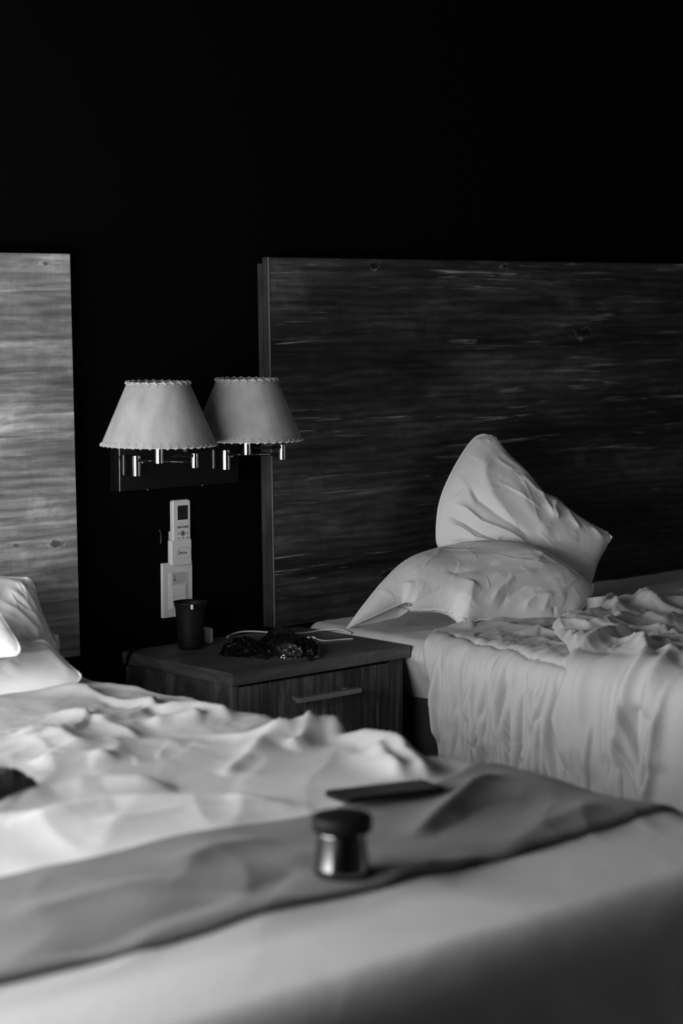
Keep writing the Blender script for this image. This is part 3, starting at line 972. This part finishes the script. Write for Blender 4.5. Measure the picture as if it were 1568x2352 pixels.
flap([(1338, 1374), (1404, 1361), (1412, 1398), (1348, 1420)], -0.47, 'small folded white cloth standing at right end of the lying pillow')
flap([(100, 1452), (131, 1459), (132, 1512), (104, 1520)], -0.25, 'small white cloth fold beside the pillows under the left headboard')

# ------------------------------------------------------------------ nightstand
def nightstand():
    t = thing('nightstand', (2.95, -0.23, 0), 'dark wooden bedside cabinet with one bar-handled drawer between the beds', 'nightstand')
    x0, x1, y0, y1 = 2.69, 3.198, -0.412, -0.045
    box_obj('top', (x0, x1, y0, y1, 0.5435, 0.57), M_NSTOP, t, bevel=0.0012)
    bx0, bx1, by0 = x0 + .009, x1 - .012, y0 + .012
    box_obj('side_panel', (bx0, bx0 + .018, by0, y1, 0.06, 0.5425), M_NSBODY, t, bevel=0.001)
    box_obj('side_panel', (bx1 - .018, bx1, by0, y1, 0.06, 0.5425), M_NSBODY, t, bevel=0.001)
    box_obj('back_panel', (bx0 + .018, bx1 - .018, y1 - .015, y1 - .003, 0.06, 0.5425), M_NSBODY, t)
    box_obj('shelf', (bx0 + .018, bx1 - .018, by0 + .01, y1 - .02, 0.375, 0.39), M_NSBODY, t)
    box_obj('bottom_panel', (bx0 + .018, bx1 - .018, by0 + .01, y1 - .02, 0.06, 0.078), M_NSBODY, t)
    d = box_obj('drawer', (bx0 + .0195, bx1 - .0195 - .02, by0 - .001, by0 + .30, 0.392, 0.5365), M_NSBODY, t, bevel=0.001)
    box_obj('front_stile', (bx1 - .038, bx1 - .018, by0, by0 + .018, 0.078, 0.5425), M_NSBODY, t, bevel=0.001)
    p0 = hit(683, 1609, 1, y0 - .02); p1 = hit(826, 1586, 1, y0 - .02)
    z = (p0[2] + p1[2]) / 2
    bm = bmesh.new()
    box(bm, p0[0], p1[0], y0 - .026, y0 - .012, z - .005, z + .006)
    box(bm, p0[0] + .012, p0[0] + .022, y0 - .013, by0 - .0005, z - .004, z + .004)
    box(bm, p1[0] - .022, p1[0] - .012, y0 - .013, by0 - .0005, z - .004, z + .004)
    tag(bm_obj('handle', bm, M_HANDLE, d, bevel=0.0008), 'slim metal bar handle')
    for (x, y) in ((bx0 + .03, by0 + .03), (bx1 - .03, by0 + .03), (bx0 + .03, y1 - .03), (bx1 - .03, y1 - .03)):
        b = bmesh.new(); cyl(b, (x, y, 0), (x, y, 0.06), 0.018, 20); bm_obj('foot', b, M_BLACK, t)


nightstand()


# ------------------------------------------------------------------ wall lamp with two swing arms
def lampshade(parent, cx, cy, z0, z1, r0, r1, seed):
    t = bmesh.new()
    n = 96; K = 10
    prof = [(r0 + (r1 - r0) * k / K, z0 + (z1 - z0) * k / K) for k in range(K + 1)]
    inner = [(r - .0012, z) for r, z in prof[::-1]]
    lathe(t, prof + inner + [prof[0]], (cx, cy, 0), n)
    sh = bm_obj('shade', t, M_SHADE, parent, smooth=True)
    m = sh.modifiers.new('e', 'EDGE_SPLIT'); m.split_angle = radians(60)
    # lacing over both rims
    for (r, z, sgn, cnt, nm) in ((r1, z1, -1, 24, 'top_lacing'), (r0, z0, 1, 42, 'bottom_lacing')):
        b = bmesh.new(); pts = []
        sl = (r0 - r1) / (z1 - z0)
        for i in range(cnt * 16):
            th = 2 * pi * i / (cnt * 16); ph = th * cnt
            dz = 0.5 * (1 - cos(ph)); dz = 0.0060 * dz
            rad = r + 0.0028 * sin(ph) + (dz * sl if sgn > 0 else dz * sl) * (-1 if sgn > 0 else 1)
            th2 = th + 0.25 / cnt * sin(ph * 0.5 + 1)
            pts.append((cx + rad * cos(th2), cy + rad * sin(th2), z + sgn * dz - sgn * 0.0022))
        pts.append(pts[0])
        tube(b, pts, 0.0009, 6, cap=False)
        # rim wire
        tube(b, [(cx + r * cos(2 * pi * k / 64), cy + r * sin(2 * pi * k / 64), z) for k in range(65)], 0.0011, 6, cap=False)
        bm_obj(nm, b, M_LACE, sh, smooth=True)
        b = bmesh.new()
        for k in range(cnt):
            th = 2 * pi * (k + 0.35) / cnt
            zz = z + sgn * 0.0075
            rr = r0 + (r1 - r0) * (zz - z0) / (z1 - z0) + 0.0004
            c = Vector((cx + rr * cos(th), cy + rr * sin(th), zz))
            nr = Vector((cos(th), sin(th), sl * 1.0)).normalized(); ta = Vector((-sin(th), cos(th), 0)); up = nr.cross(ta)
            vv = [b.verts.new(c + ta * 0.0011 * cos(2 * pi * j / 8) + up * 0.0011 * sin(2 * pi * j / 8)) for j in range(8)]
            b.faces.new(vv)
        bm_obj('lace_holes', b, M_PRINT, sh)
    # spider frame holding the shade
    b = bmesh.new()
    for k in range(3):
        th = 2 * pi * k / 3 + 0.9 + seed
        tube(b, [(cx + (r1 - .002) * cos(th), cy + (r1 - .002) * sin(th), z1 - .002), (cx + .03 * cos(th), cy + .03 * sin(th), z1 - .022), (cx + .014 * cos(th), cy + .014 * sin(th), z1 - .024)], 0.0011, 6)
    tube(b, [(cx + .014 * cos(2 * pi * k / 24), cy + .014 * sin(2 * pi * k / 24), z1 - .024) for k in range(25)], 0.0013, 6, cap=False)
    bm_obj('shade_frame', b, M_STEEL, sh, smooth=True)
    return sh


def vcyl(name, parent, x, y, z0, z1, r, mat=M_STEEL):
    b = bmesh.new()
    e = r * 0.12
    lathe(b, [(0, z0), (r - e, z0), (r, z0 + e), (r, z1 - e), (r - e, z1), (0, z1)], (x, y, 0), 40)
    o = bm_obj(name, b, mat, parent, smooth=True)
    m = o.modifiers.new('e', 'EDGE_SPLIT'); m.split_angle = radians(40)
    return o


def wall_lamp():
    t = thing('wall_lamp', (2.86, -0.01, 0.98), 'double swing-arm wall lamp with two laced parchment shades', 'lamp')
    px0, px1 = 2.695, 3.028
    bp = box_obj('backplate', (px0, px1, -0.034, -0.001, 0.913, 1.045), M_CHROME, t, bevel=0.0012)
    box_obj('plate_edge', (px0 - .0016, px0 + .0014, -0.0358, -0.033, 0.914, 1.044), M_STEEL, t)
    for q in ((341, 1127), (467, 1118)):
        h = hit(q[0], q[1], 1, -0.03)
        b = bmesh.new(); lathe(b, [(0, 0.003), (0.0025, 0.001), (0.003, -.0015), (0, -.003)], (h[0], -0.026, 0.9125), 12)
        bm_obj('screw', b, M_STEEL, t, smooth=True)
    for (mpx, epx, spx, seed) in (((313, 1050, 1094), (447, 1045, 1075), (365, 1040, 1065), 0.0), ((519, 1037, 1079), (648, 1025, 1056), (567, 1026, 1045), 0.5)):
        yM, yE, yS = -0.052, -0.20, -0.22
        m0 = hit(mpx[0], mpx[2], 1, yM); m1 = hit(mpx[0], mpx[1], 1, yM)
        e0 = hit(epx[0], epx[2], 1, yE); e1 = hit(epx[0], epx[1], 1, yE)
        s0 = hit(spx[0], spx[2], 1, yS)
        vcyl('mount', t, m0[0], yM, m0[2], m1[2] + .004, 0.0095)
        arm = bmesh.new()
        cyl(arm, (m0[0], yM, m0[2] + .034), (e0[0], yE, e0[2] + .012), 0.0035, 16)
        bm_obj('lower_arm', arm, M_CHROME, t, smooth=True)
        b = bmesh.new(); lathe(b, [(0, -.003), (.003, -.001), (.003, .001), (0, .003)], (m0[0] + .008, yM - .011, m0[2] + .030), 12)
        bm_obj('set_screw', b, M_STEEL, t, smooth=True)
        vcyl('elbow', t, e0[0], yE, e0[2], e1[2] + .004, 0.0075)
        arm = bmesh.new()
        cyl(arm, (e0[0], yE, e1[2] - .002), (s0[0], yS, s0[2] + .014), 0.0035, 16)
        bm_obj('upper_arm', arm, M_CHROME, t, smooth=True)
        vcyl('socket', t, s0[0], yS, s0[2], 1.05, 0.0085)
        vcyl('bulb', t, s0[0], yS, 1.051, 1.115, 0.016, M_PLASTIC)
        zb = hit(spx[0], 1031 if seed == 0 else 1020, 1, yS - .09)[2]
        zt = hit(spx[0], 878 if seed == 0 else 865, 1, yS - .05)[2]
        zb = 1.026; zt = 1.154
        b = bmesh.new()
        for k in range(3):
            th = 2 * pi * k / 3 + .9 + seed
            cyl(b, (s0[0] + .0165 * cos(th), yS + .0165 * sin(th), 1.052), (s0[0] + .0145 * cos(th), yS + .0145 * sin(th), zt - .024), 0.001, 6)
        bm_obj('harp', b, M_STEEL, t, smooth=True)
        lampshade(t, s0[0], yS, zb, zt, 0.1185, 0.0635, seed)
    return t


wall_lamp()


# ------------------------------------------------------------------ remote control, holder and switch plate
def text_mesh(body, size, depth=0.0003):
    cu = bpy.data.curves.new('lettering', 'FONT'); cu.body = body; cu.size = size; cu.extrude = depth
    ob = bpy.data.objects.new('lettering', cu); COL.objects.link(ob)
    dg = bpy.context.evaluated_depsgraph_get()
    me = bpy.data.meshes.new_from_object(ob.evaluated_get(dg))
    bpy.data.objects.remove(ob)
    return me


def place_text(body, size, x, y, z, mat, parent, name='lettering', shear=0):
    me = text_mesh(body, size)
    me.transform(Matrix.Translation((x, y, z)) @ Matrix.Rotation(radians(90), 4, 'X'))
    me.materials.clear()
    return link(name, me, mat, parent)


def rounded_rect(cx, cz, w_, h_, r, n=10):
    pts = []
    for (sx, sz, a0) in ((1, 1, 0), (-1, 1, 90), (-1, -1, 180), (1, -1, 270)):
        for k in range(n + 1):
            a_ = radians(a0 + 90 * k / n)
            pts.append((cx + sx * (w_ / 2 - r) + r * cos(a_), cz + sz * (h_ / 2 - r) + r * sin(a_)))
    return pts


def prism_xz(bm, pts, y0, y1):
    a_ = [bm.verts.new((x, y0, z)) for x, z in pts]; b_ = [bm.verts.new((x, y1, z)) for x, z in pts]
    bm.faces.new(a_); bm.faces.new(b_[::-1])
    for i in range(len(pts)):
        j = (i + 1) % len(pts); bm.faces.new((a_[i], b_[i], b_[j], a_[j]))


def rprism(name, cx, cz, w_, h_, r, y0, y1, mat, parent, bevel=0.0006):
    bm = bmesh.new(); prism_xz(bm, rounded_rect(cx, cz, w_, h_, r), y0, y1)
    return bm_obj(name, bm, mat, parent, bevel=bevel, seg=3)


# switch plate
SX0, SX1, SZ0, SZ1 = hit(368, 1350, 1, 0)[0], hit(442.5, 1350, 1, -0.009)[0], 0.622, 0.744
scx, scz = (SX0 + SX1) / 2, (SZ0 + SZ1) / 2
sp = thing('switch_plate', (scx, 0, scz), 'white wall plate with switches, on the dark wall below the remote control', 'wall switch')
rprism('plate', scx, scz, SX1 - SX0, SZ1 - SZ0, 0.002, -0.009, 0, M_PLASTIC, sp, bevel=0.002)
rprism('bezel', scx, scz - .003, 0.052, 0.083, 0.0015, -0.0105, -0.0088, M_PLASTIC, sp, bevel=0.0007)
mx = scx
for k, (zc, mt) in enumerate(((0.7085, M_PLASTIC2), (0.6815, M_PLASTIC), (0.6545, M_PLASTIC))):
    if k == 0:
        bm = bmesh.new(); w2 = 0.0205
        z0_, z1_ = zc - .0125, zc + .0125
        vs_ = [(mx - w2, -0.0135, z0_), (mx + w2, -0.0110, z0_), (mx + w2, -0.0110, z1_), (mx - w2, -0.0135, z1_)]
        f = [bm.verts.new(p) for p in vs_]; bk_ = [bm.verts.new((p[0], -0.0104, p[2])) for p in vs_]
        bm.faces.new(f); bm.faces.new(bk_[::-1])
        for i in range(4): bm.faces.new((f[i], bk_[i], bk_[(i + 1) % 4], f[(i + 1) % 4]))
        r_ = bm_obj('rocker', bm, M_PLASTIC2, sp, bevel=0.0005)
        bm = bmesh.new(); prism_xz(bm, rounded_rect(mx - .0125, zc - .002, 0.002, 0.006, .0009), -0.0138, -0.0125)
        prism_xz(bm, rounded_rect(mx - .0125, zc + .005, 0.002, 0.002, .0009), -0.0138, -0.0125)
        bm_obj('rocker_mark', bm, M_PRINT, r_)
    elif k == 1:
        rprism('blank_module', mx, zc, 0.041, 0.0258, 0.001, -0.0125, -0.0104, mt, sp)
    else:
        s_ = rprism('socket', mx + .0005, zc, 0.042, 0.0262, 0.001, -0.0128, -0.0104, mt, sp)
        for sx in (-.0135, .0135):
            rprism('slot', mx + sx, zc, 0.0022, 0.010, 0.0010, -0.0131, -0.0126, M_PRINT, s_, bevel=0)

# remote holder
HX0, HX1, HZ0, HZ1 = hit(385, 1265, 1, 0)[0], hit(439.5, 1265, 1, -0.016)[0], 0.7375, 0.793
hcx, hcz = (HX0 + HX1) / 2, (HZ0 + HZ1) / 2
hd = thing('remote_holder', (hcx, 0, HZ0), 'white plastic wall holder with an oval recess, carrying the remote control', 'remote holder')
bm = bmesh.new()
prism_xz(bm, rounded_rect(hcx, hcz, HX1 - HX0, HZ1 - HZ0, 0.002), -0.029, -0.0255)
box(bm, HX0, HX0 + .002, -0.0257, -0.001, HZ0 + .001, HZ1 - .0005)
box(bm, HX1 - .002, HX1, -0.0257, -0.001, HZ0 + .001, HZ1 - .0005)
box(bm, HX0 + .002, HX1 - .002, -0.0257, -0.001, HZ0 + .001, HZ0 + .003)
box(bm, HX0 + .002, HX1 - .002, -0.003, -0.001, HZ0 + .003, HZ1 + .02)
bm_obj('pocket', bm, M_PLASTIC, hd, bevel=0.0012, seg=3)
o_ = rprism('oval_badge', hcx + .004, hcz - .001, 0.040, 0.022, 0.0108, -0.0295, -0.0288, M_PLASTIC, hd, bevel=0.0003)
bm = bmesh.new()
pr = rounded_rect(hcx + .004, hcz - .001, 0.0415, 0.0235, 0.0115)
tube(bm, [(x, -0.0292, z) for x, z in pr] + [(pr[0][0], -0.0292, pr[0][1])], 0.0006, 6, cap=False)
bm_obj('badge_groove', bm, M_PLASTIC2, hd, smooth=True)
place_text('Midea', 0.0088, hcx - .0075, -0.0297, hcz - .0035, M_PRINT, o_)
bm = bmesh.new()
tube(bm, [(hcx - .0085 + .0042 * cos(radians(a_)), -0.0298, hcz + .0005 + .0048 * sin(radians(a_))) for a_ in range(60, 350, 12)], 0.0005, 6)
bm_obj('logo_ring', bm, M_PRINT, o_)

# remote control
RX0, RX1, RZ0, RZ1 = hit(390.5, 1190, 1, -0.003)[0], hit(438, 1190, 1, -0.013)[0], 0.745, 0.882
rcx = (RX0 + RX1) / 2
rm = thing('remote_control', (rcx, 0, RZ0), 'slim white air conditioner remote standing in its wall holder', 'remote control')
rprism('shell_back', rcx - .0005, (RZ0 + RZ1) / 2, RX1 - RX0, RZ1 - RZ0, 0.006, -0.0155, -0.0045, M_PLASTIC2, rm, bevel=0.002)
rprism('shell_front', rcx, (RZ0 + RZ1) / 2 - .0003, RX1 - RX0 - .001, RZ1 - RZ0 - .001, 0.006, -0.0235, -0.0152, M_PLASTIC, rm, bevel=0.003)
rprism('display_frame', rcx + .002, 0.8535, 0.0325, 0.0355, 0.0015, -0.0239, -0.0233, M_PLASTIC, rm, bevel=0.0003)
rprism('display', rcx + .002, 0.8535, 0.0285, 0.0315, 0.0006, -0.0243, -0.0238, M_LCD, rm, bevel=0)
bx = rcx + .002
for k in range(2):
    b_ = rprism('button', bx + (-.0085, .0085)[k], 0.8215, 0.0155, 0.0052, 0.0008, -0.0245, -0.0233, M_BUTTON, rm, bevel=.0003)
    rprism('button_mark', bx + (-.0085, .0085)[k], 0.8217, 0.003, 0.002, 0.0008, -0.0248, -0.0244, M_PRINT, b_, bevel=0)
rprism('brand_line', bx, 0.8292, 0.012, 0.0009, 0.0004, -0.0238, -0.0233, M_BUTTON, rm, bevel=0)
b_ = rprism('power_button', bx - .0005, 0.8075, 0.0125, 0.0125, 0.0061, -0.025, -0.0233, M_BUTTON, rm, bevel=.0004)
rprism('power_mark', bx - .0005, 0.8075, 0.0045, 0.0055, 0.002, -0.0253, -0.0249, M_PRINT, b_, bevel=0)
for (zz, cols) in ((0.8075, (-.0125, .0125)), (0.7975, (-.0125, 0, .0125)), (0.7885, (-.0125, 0, .0125))):
    for cx_ in cols:
        b_ = rprism('button', bx + cx_, zz - .0005, 0.0098, 0.0042, 0.0012, -0.0243, -0.0233, M_PLASTIC, rm, bevel=.0003)
        rprism('button_mark', bx + cx_, zz - .0003, 0.0062, 0.0016, 0.0006, -0.0246, -0.0242, M_PRINT, b_, bevel=0)

hd.scale.y = 0.56; rm.scale.y = 0.56

# thin dark hook on the wall left of the remote
hk = [hit(q[0], q[1], 1, -0.008) for q in ((366, 1216), (369, 1226), (369.5, 1238), (368.5, 1249))]
bm = bmesh.new(); tube(bm, [tuple(p) for p in spline(hk, 6)], 0.0012, 8)
tag(bm_obj('wall_clip', bm, simple('dark_clip', 0.05, 0.3), None, smooth=True), 'thin dark clip on the wall left of the remote control', 'clip')


# ------------------------------------------------------------------ things on the nightstand
NZ = 0.5701
c = hit(437, 1490, 2, NZ)
cup = thing('tumbler', (c[0], c[1], NZ), 'dark grey flared tumbler standing on the nightstand', 'cup')
b = bmesh.new()
prof = [(0, 0), (.021, 0), (.0255, .003), (.0275, .010), (.0285, .030), (.0300, .060), (.0318, .088), (.0345, .0985), (.0362, .1030), (.0358, .1034), (.0338, .0990), (.0308, .088), (.0290, .060), (.0275, .030), (.0262, .010), (.0, .006)]
lathe(b, prof, (c[0], c[1], NZ), 72)
bm_obj('cup_body', b, M_CUP, cup, smooth=True)
hl = hit(441, 1394, 1, c[1] - .036)  # small pale rounded spot set on the front of the rim
b = bmesh.new()
lathe(b, [(0, -.006), (.003, -.0055), (.0036, -.003), (.0032, 0), (.0036, .002), (.003, .0045), (0, .005)], (hl[0], hl[1], hl[2]), 16)
tag(bm_obj('rim_spot', b, M_PLASTIC, cup, smooth=True), 'small white rounded spot on the rim')

p = hit(475, 1479, 2, NZ)
pl = thing('charger_plug', (p[0], p[1], NZ), 'small rounded pale charger standing behind the grey tumbler', 'charger')
bm = bmesh.new()
prism_xz(bm, rounded_rect(p[0], NZ + .0185, 0.024, 0.036, 0.007), p[1] - .008, p[1] + .012)
bm_obj('charger_body', bm, M_PLASTIC2, pl, bevel=0.003, seg=3)
bm = bmesh.new()
for sx in (-.005, .005): cyl(bm, (p[0] + sx, p[1] + .012, NZ + .02), (p[0] + sx, p[1] + .028, NZ + .02), 0.002, 10)
bm_obj('prongs', bm, M_STEEL, pl, smooth=True)


def cable(pts, r, label, lifts):
    w_ = [hit(q[0], q[1], 2, NZ + l + r) for q, l in zip(pts, lifts)]
    bm = bmesh.new(); tube(bm, [tuple(p_) for p_ in spline(w_, 10)], r, 10)
    return bm, w_


bm, _ = cable([(522, 1463), (535, 1456), (555, 1451), (580, 1450), (612, 1452), (645, 1456), (680, 1455), (705, 1453), (735, 1448), (765, 1445), (785, 1447), (800, 1452), (806, 1454)], 0.0021, '', (0, 0.001, .003, .003, .002, 0, 0, 0, .001, .004, .004, .001, 0))
tag(bm_obj('charging_cable', bm, M_CABLE, None, smooth=True), 'long white cable looping along the back of the nightstand top', 'cable')
bm, w_ = cable([(724, 1466), (735, 1470), (750, 1471.5), (780, 1469), (811, 1467)], 0.0017, '', (0.003, 0.001, 0, 0, 0))
cb = tag(bm_obj('short_cable', bm, M_CABLE, None, smooth=True), 'short white cable lead at the right of the black bags', 'cable')
bm = bmesh.new(); tube(bm, [tuple(hit(q[0], q[1], 2, NZ + .006)) for q in ((706, 1466), (712, 1463), (719, 1463.5), (724, 1466))], [0.003, .0035, .0035, .002], 10)
bm_obj('cable_plug', bm, M_CABLE, cb, smooth=True)
bm = bmesh.new(); p0 = hit(690, 1477, 2, NZ + .010); p1 = hit(708, 1471, 2, NZ + .010)
cyl(bm, tuple(p0), tuple(p1), 0.0026, 12)
bm_obj('cable_tip', bm, M_CABLE, cb, smooth=True)


def crumple(name, outline, H, label, cat, mat, seed, amp=0.012, peak=None, base=NZ, group=None, K=26, N=110):
    """a crumpled lump standing on the surface: footprint given on the top, height by a dome plus folds"""
    P = [hit(q[0], q[1], 2, base)[:2] for q in outline]
    cl = np.array(spline(P + [P[0]], 8))
    d = np.hypot(*(np.roll(cl, -1, 0) - cl).T); s = np.concatenate([[0], np.cumsum(d)[:-1]])
    t = np.linspace(0, s[-1], N, endpoint=False)
    ring = np.stack([np.interp(t, s, cl[:, 0]), np.interp(t, s, cl[:, 1])], -1); c_ = ring.mean(0)
    r = np.linspace(0, 1, K)
    g_ = c_ + (ring[None] - c_) * r[:, None, None]
    u, v = g_[..., 0], g_[..., 1]
    h = H * np.sqrt(np.maximum(1 - r[:, None] ** 2, 0)) * (0.75 + 0.5 * perlin(u * 22, v * 22, seed))
    h = h + amp * (creases(u, v, 0.035, seed + 1, ang=.3, stretch=1.4) + .6 * creases(u, v, 0.016, seed + 2, ang=1.3, stretch=1.5) - .5) * np.clip((1 - r[:, None]) * 5, 0, 1)
    if peak:
        for (q, ph, pw) in peak:
            pp = hit(q[0], q[1], 2, base)[:2]
            h = h + ph * np.exp(-np.hypot(u - pp[0], v - pp[1]) / pw)
    h = np.maximum(h, 0.0015)
    h[-1] = 0.0008
    top = np.stack([u, v, base + h], -1)
    n_ = K * N
    verts = top.reshape(-1, 3).tolist()
    low = [(x, y, base + .0003) for x, y in ring]
    verts += low; verts.append((c_[0], c_[1], base + .0003))
    f = []
    for k in range(K - 1):
        for i in range(N):
            j = (i + 1) % N
            f.append((k * N + i, (k + 1) * N + i, (k + 1) * N + j, k * N + j))
    for i in range(N):
        j = (i + 1) % N
        f.append(((K - 1) * N + i, n_ + i, n_ + j, (K - 1) * N + j)); f.append((n_ + i, n_ + N, n_ + j))
    me = bpy.data.meshes.new(name); me.from_pydata(verts, [], f); me.validate()
    bmx = bmesh.new(); bmx.from_mesh(me); bmesh.ops.remove_doubles(bmx, verts=bmx.verts[:], dist=1e-5); bmesh.ops.recalc_face_normals(bmx, faces=bmx.faces[:]); bmx.to_mesh(me); bmx.free()
    me.polygons.foreach_set('use_smooth', [True] * len(me.polygons))
    return tag(link(name, me, mat), label, cat, group)


def foil_mat(name, v, metal, rough, scale=120):
    m, nt, b_ = new_mat(name); N, L = nt.nodes, nt.links
    tc = N.new('ShaderNodeTexCoord'); vo = N.new('ShaderNodeTexVoronoi'); vo.inputs['Scale'].default_value = scale
    L.new(tc.outputs['Object'], vo.inputs['Vector'])
    bp = N.new('ShaderNodeBump'); bp.inputs['Strength'].default_value = 1; bp.inputs['Distance'].default_value = 0.004
    L.new(vo.outputs['Distance'], bp.inputs['Height']); L.new(bp.outputs[0], b_.inputs['Normal'])
    b_.inputs['Base Color'].default_value = g(v); b_.inputs['Metallic'].default_value = metal; b_.inputs['Roughness'].default_value = rough
    return m


M_BAG = foil_mat('crinkled_black_plastic', 0.003, 0.0, 0.12, 38)
M_FOIL = foil_mat('crinkled_silver_foil', 0.5, 1.0, 0.18, 160)
crumple('crumpled_bag', [(500, 1507), (515, 1485), (545, 1478), (585, 1482), (618, 1486), (628, 1495), (622, 1512), (600, 1515), (560, 1512), (530, 1510)], 0.020,
        'glossy black crumpled bag on the nightstand, nearest the tumbler', 'bag', M_BAG, 81, amp=0.010, group='black bags')
crumple('crumpled_bag', [(596, 1474), (612, 1464), (640, 1459), (672, 1464), (700, 1473), (690, 1480), (650, 1484), (615, 1482)], 0.018,
        'black bag rising to a peak in the middle of the nightstand', 'bag', M_BLACKGLOSS, 85, amp=0.008, peak=[((640, 1472), 0.022, 0.014), ((655, 1472), 0.010, 0.012)], group='black bags')
crumple('crumpled_bag', [(650, 1489), (680, 1484), (715, 1482), (735, 1498), (733, 1511), (712, 1519), (702, 1508), (698, 1494)], 0.017,
        'black crumpled packet with silver foil, at right of the bags', 'bag', M_BAG, 91, amp=0.010, group='black bags')
crumple('foil_wrapper', [(630, 1506), (640, 1496), (665, 1494), (690, 1497), (698, 1506), (685, 1513), (650, 1514)], 0.016,
        'crinkled silver foil wrapper among the black bags on the nightstand', 'wrapper', M_FOIL, 95, amp=0.010)

# dark strap over the left back corner
bm = bmesh.new()
pp = [hit(q[0], q[1], 2, NZ + .002) for q in ((318, 1490), (306, 1494))]
x_ = 2.6885
pts = [pp[0], pp[1], hit(297, 1500, 2, NZ + .002), hit(293, 1512, 0, x_ - .002), hit(291, 1528, 0, x_ - .003)]
tube(bm, [tuple(p_) for p_ in spline(pts, 6)], 0.0032, 8)
tag(bm_obj('cord_end', bm, M_BLACK, None, smooth=True), 'black strap hanging over the far left corner of nightstand', 'strap')

# ------------------------------------------------------------------ things on the near bed
def surf(x, y):
    aa = np.array([[x]]); bb_ = np.array([[y]])
    bmx_ = np.interp(x, ba, bb)
    return float(B1.pos(aa, bb_, runner_h(aa, bb_) if y < bmx_ else h1(aa, bb_))[0, 0, 2])


c = hit(785, 2011, 2, 0.607)
cz = surf(c[0], c[1])
jar = thing('jar', (c[0], c[1], cz), 'small shiny metal jar with black lid standing on the grey runner', 'jar')
b = bmesh.new()
lathe(b, [(0, 0), (.033, 0), (.035, .002), (.0358, .006), (.0348, .011), (.0300, .052), (.0300, .056), (0, .056)], (c[0], c[1], cz + .0005), 64)
bm_obj('jar_body', b, simple('dark_polished_metal', 0.11, 0.16, 1.0), jar, smooth=True)
b = bmesh.new()
lathe(b, [(0, .0562), (.036, .0562), (.0375, .058), (.0380, .070), (.0372, .0745), (.035, .076), (0, .076)], (c[0], c[1], cz + .0005), 64)
bm_obj('lid', b, M_BLACK, jar, smooth=True)

# phone
pc = [hit(q[0], q[1], 2, 0.615) for q in ((748, 1822), (975, 1796), (1022, 1829), (785, 1852))]
pc = [np.array([q[0], q[1]]) for q in pc]
ctr = sum(pc) / 4
ux = (pc[1] - pc[0]); ux /= np.linalg.norm(ux); uy = np.array([-ux[1], ux[0]])
Lx = 0.5 * (np.linalg.norm(pc[1] - pc[0]) + np.linalg.norm(pc[2] - pc[3])); Ly = 0.075
zs = [surf(ctr[0] + ux[0] * i * Lx / 2 + uy[0] * j * Ly / 2, ctr[1] + ux[1] * i * Lx / 2 + uy[1] * j * Ly / 2) for i in (-1, 0, 1) for j in (-1, 0, 1)]
pz = max(zs) + 0.0005
ph = thing('phone', (ctr[0], ctr[1], pz), 'black smartphone lying on the near bed behind the metal jar', 'phone')


def rr_prism_xy(name, w_, h_, r, z0, z1, mat, parent, bevel):
    bm = bmesh.new()
    pts = rounded_rect(0, 0, w_, h_, r)
    a_ = [bm.verts.new((x, y, z0)) for x, y in pts]; b_ = [bm.verts.new((x, y, z1)) for x, y in pts]
    bm.faces.new(a_[::-1]); bm.faces.new(b_)
    for i in range(len(pts)):
        j = (i + 1) % len(pts); bm.faces.new((a_[i], a_[j], b_[j], b_[i]))
    me_o = bm_obj(name, bm, mat, None, bevel=bevel, seg=3)
    me_o.parent = parent
    return me_o


rr_prism_xy('phone_body', Lx, Ly, 0.009, 0, 0.0085, M_BLACK, ph, 0.002)
rr_prism_xy('screen', Lx - .022, Ly - .006, 0.004, 0.0086, 0.0090, simple('phone_glass', 0.02, 0.3, spec=0.8), ph, 0)
ph.rotation_euler = (radians(-3), 0, math.atan2(ux[1], ux[0]))

# black garment lump at the left edge
crumple('black_garment', [(-70, 1855), (-60, 1800), (-20, 1785), (40, 1782), (70, 1792), (86, 1803), (60, 1812), (20, 1830), (-20, 1850)], 0.030,
        'black crumpled garment at the left edge of near bed', 'garment', M_DARKCLOTH, 99, amp=0.008, base=0.618)
